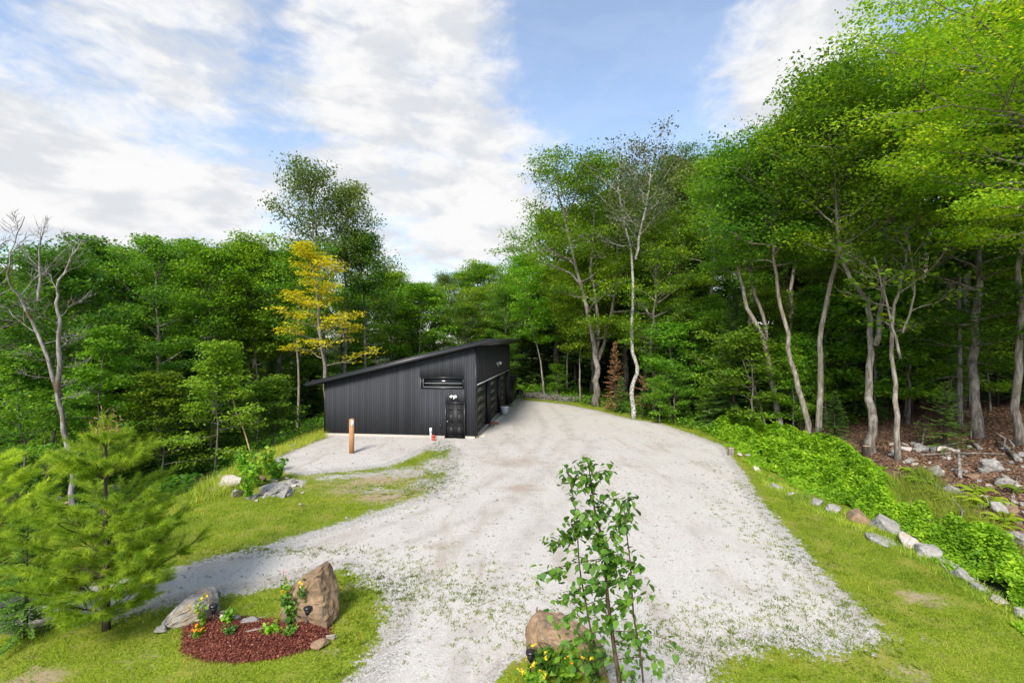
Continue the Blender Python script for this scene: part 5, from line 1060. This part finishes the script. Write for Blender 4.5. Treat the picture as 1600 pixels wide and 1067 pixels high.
for k, (px, py, s, lb) in enumerate([(1462, 775, 1.1, 'big fern under the lichen grey rock'), (1500, 790, 1.2, 'wide fern in front of the mossy grey rock'), (1540, 790, 1.2, 'yellow green fern left of the white blotched rock'), (1525, 770, 1.0, 'fern just above the yellow green one'), (1475, 800, 1.0, 'fern at the edge of the tall grass'), (1520, 830, 1.1, 'fern left of the pale boulder among the brambles'), (1550, 828, 1.1, 'fern between the pale boulder and the white blotched rock'), (1595, 770, 1.0, 'fern at the right edge by the mossy rock'), (1598, 880, 1.1, 'fern below the grey boulder at the near slope end'), (1440, 755, .9, 'small fern below the slim grey trunk'), (1430, 740, .9, 'small fern behind the tall grass hollow'), (1570, 815, .9, 'fern beside the brown mossy stone'), (1495, 815, 1.0, 'fern in the middle of the hollow')]):
    p = G(px, py); o = link('fern', FERN[k % 3], None, p, (0, 0, k * 1.3), s * 1.25); tag(o, lb, 'fern', 'ferns of the hollow')
# fallen wood, stumps
def log(px0, py0, px1, py1, r0, lb, nm='fallen_branch', mat='barkdead', up=.08, twigs=2):
    a = G(px0, py0); b = G(px1, py1); rr_ = random.Random(px0); m = (a + b) / 2 + Vector((0, 0, up)); t = MB(); loc = a.copy()
    pts = bez([(0, 0, r0 * .6), tuple(m - a + Vector((0, 0, r0))), tuple(b - a + Vector((0, 0, r0 + up * .5)))], 10); t.tube(pts, np.linspace(r0, r0 * .45, 10), 8)
    for k in range(twigs):
        q = pts[3 + 3 * k]; t.tube(np.array([q, q + [rr_.uniform(-.3, .3), rr_.uniform(-.3, .3), .35], q + [rr_.uniform(-.5, .5), rr_.uniform(-.5, .5), .6]]), [r0 * .4, r0 * .3, r0 * .12], 5)
    tag(t.obj(nm, M[mat], None, True, loc=loc), lb, 'dead wood')
log(1592, 722, 1558, 695, .13, 'weathered driftwood grey log at the foot of the right edge trunk'); log(1532, 705, 1510, 692, .10, 'short pale broken log on the litter slope'); log(1440, 712, 1570, 712, .05, 'long thin fallen branch lying across the litter slope', twigs=1); log(1500, 748, 1497, 722, .07, 'pale broken stub standing out of the litter', up=.5, twigs=1)
log(1440, 700, 1448, 680, .05, 'short pale snag behind the pale rocks', up=.5, twigs=1); log(1238, 690, 1258, 682, .12, 'grey fallen log behind the far brambles', twigs=0); log(1580, 790, 1590, 745, .03, 'thin curved branch across the near litter slope', twigs=1); log(1498, 825, 1508, 810, .05, 'small broken stub in the hollow', up=.3, twigs=1)
log(1200, 662, 1218, 668, .09, 'dark fallen piece of trunk at the foot of the forked pair', mat='barkdark', twigs=0)
def stump(px, py, r, h, lb, bark='bark'):
    p = G(px, py); t = thing('tree_stump', lb, 'stump', p); b = MB(); b.tube([(0, 0, -.1), (0, 0, .08), (0, 0, h)], [r * 1.25, r * 1.02, r], 12, cap=False); b.obj('bark_sleeve', M[bark], t, True)
    b = MB(); b.tube([(0, 0, h - .03), (0, 0, h + .004)], [r * .97, r * .97], 12); b.obj('cut_face', M['wood'], t)
stump(1142, 711, .15, .38, 'short cut stump at the gravel edge beside the stone pile', 'barkpale'); stump(108, 800, .28, .5, 'old brown stump behind the young pine', 'barkdark'); stump(1353, 712, .16, .5, 'dark rotten stump beside the thick flared trunk', 'barkdark')
for px, py, w, k, lb in [(1156, 712, 16, 0, 'first broken tan stone next to the short stump'), (1168, 714, 16, 1, 'middle broken reddish stone of the little pile by the stump'), (1178, 717, 14, 2, 'last flat stone of the little pile by the stump')]: rock(px, py, w, me=ROCKS_T[k], label=lb, name='stone', cat='stone', flat=.8)
# brush pile at the back of the gravel
bb = MB(); rr_ = np.random.default_rng(77); a, e = np.array(G(818, 621)), np.array(G(905, 629))
for k in range(170):
    f = rr_.uniform(0, 1); c = a + (e - a) * f + np.array([0, rr_.uniform(0, 1.6), rr_.uniform(.05, .55) * (1 - abs(f - .5))]); d = rr_.normal(0, 1, 3) * [.7, .4, .28]; bb.tube(np.array([c - d * .7, c + rr_.normal(0, .06, 3), c + d * .7]), [.02, .028, .01], 4, cap=False)
o = bb.obj('brush_pile', M['barkdead']); tag(o, 'heap of cut grey branches at the far end of the gravel', 'brush pile', kind='stuff')
print('objects', len(sc.objects))
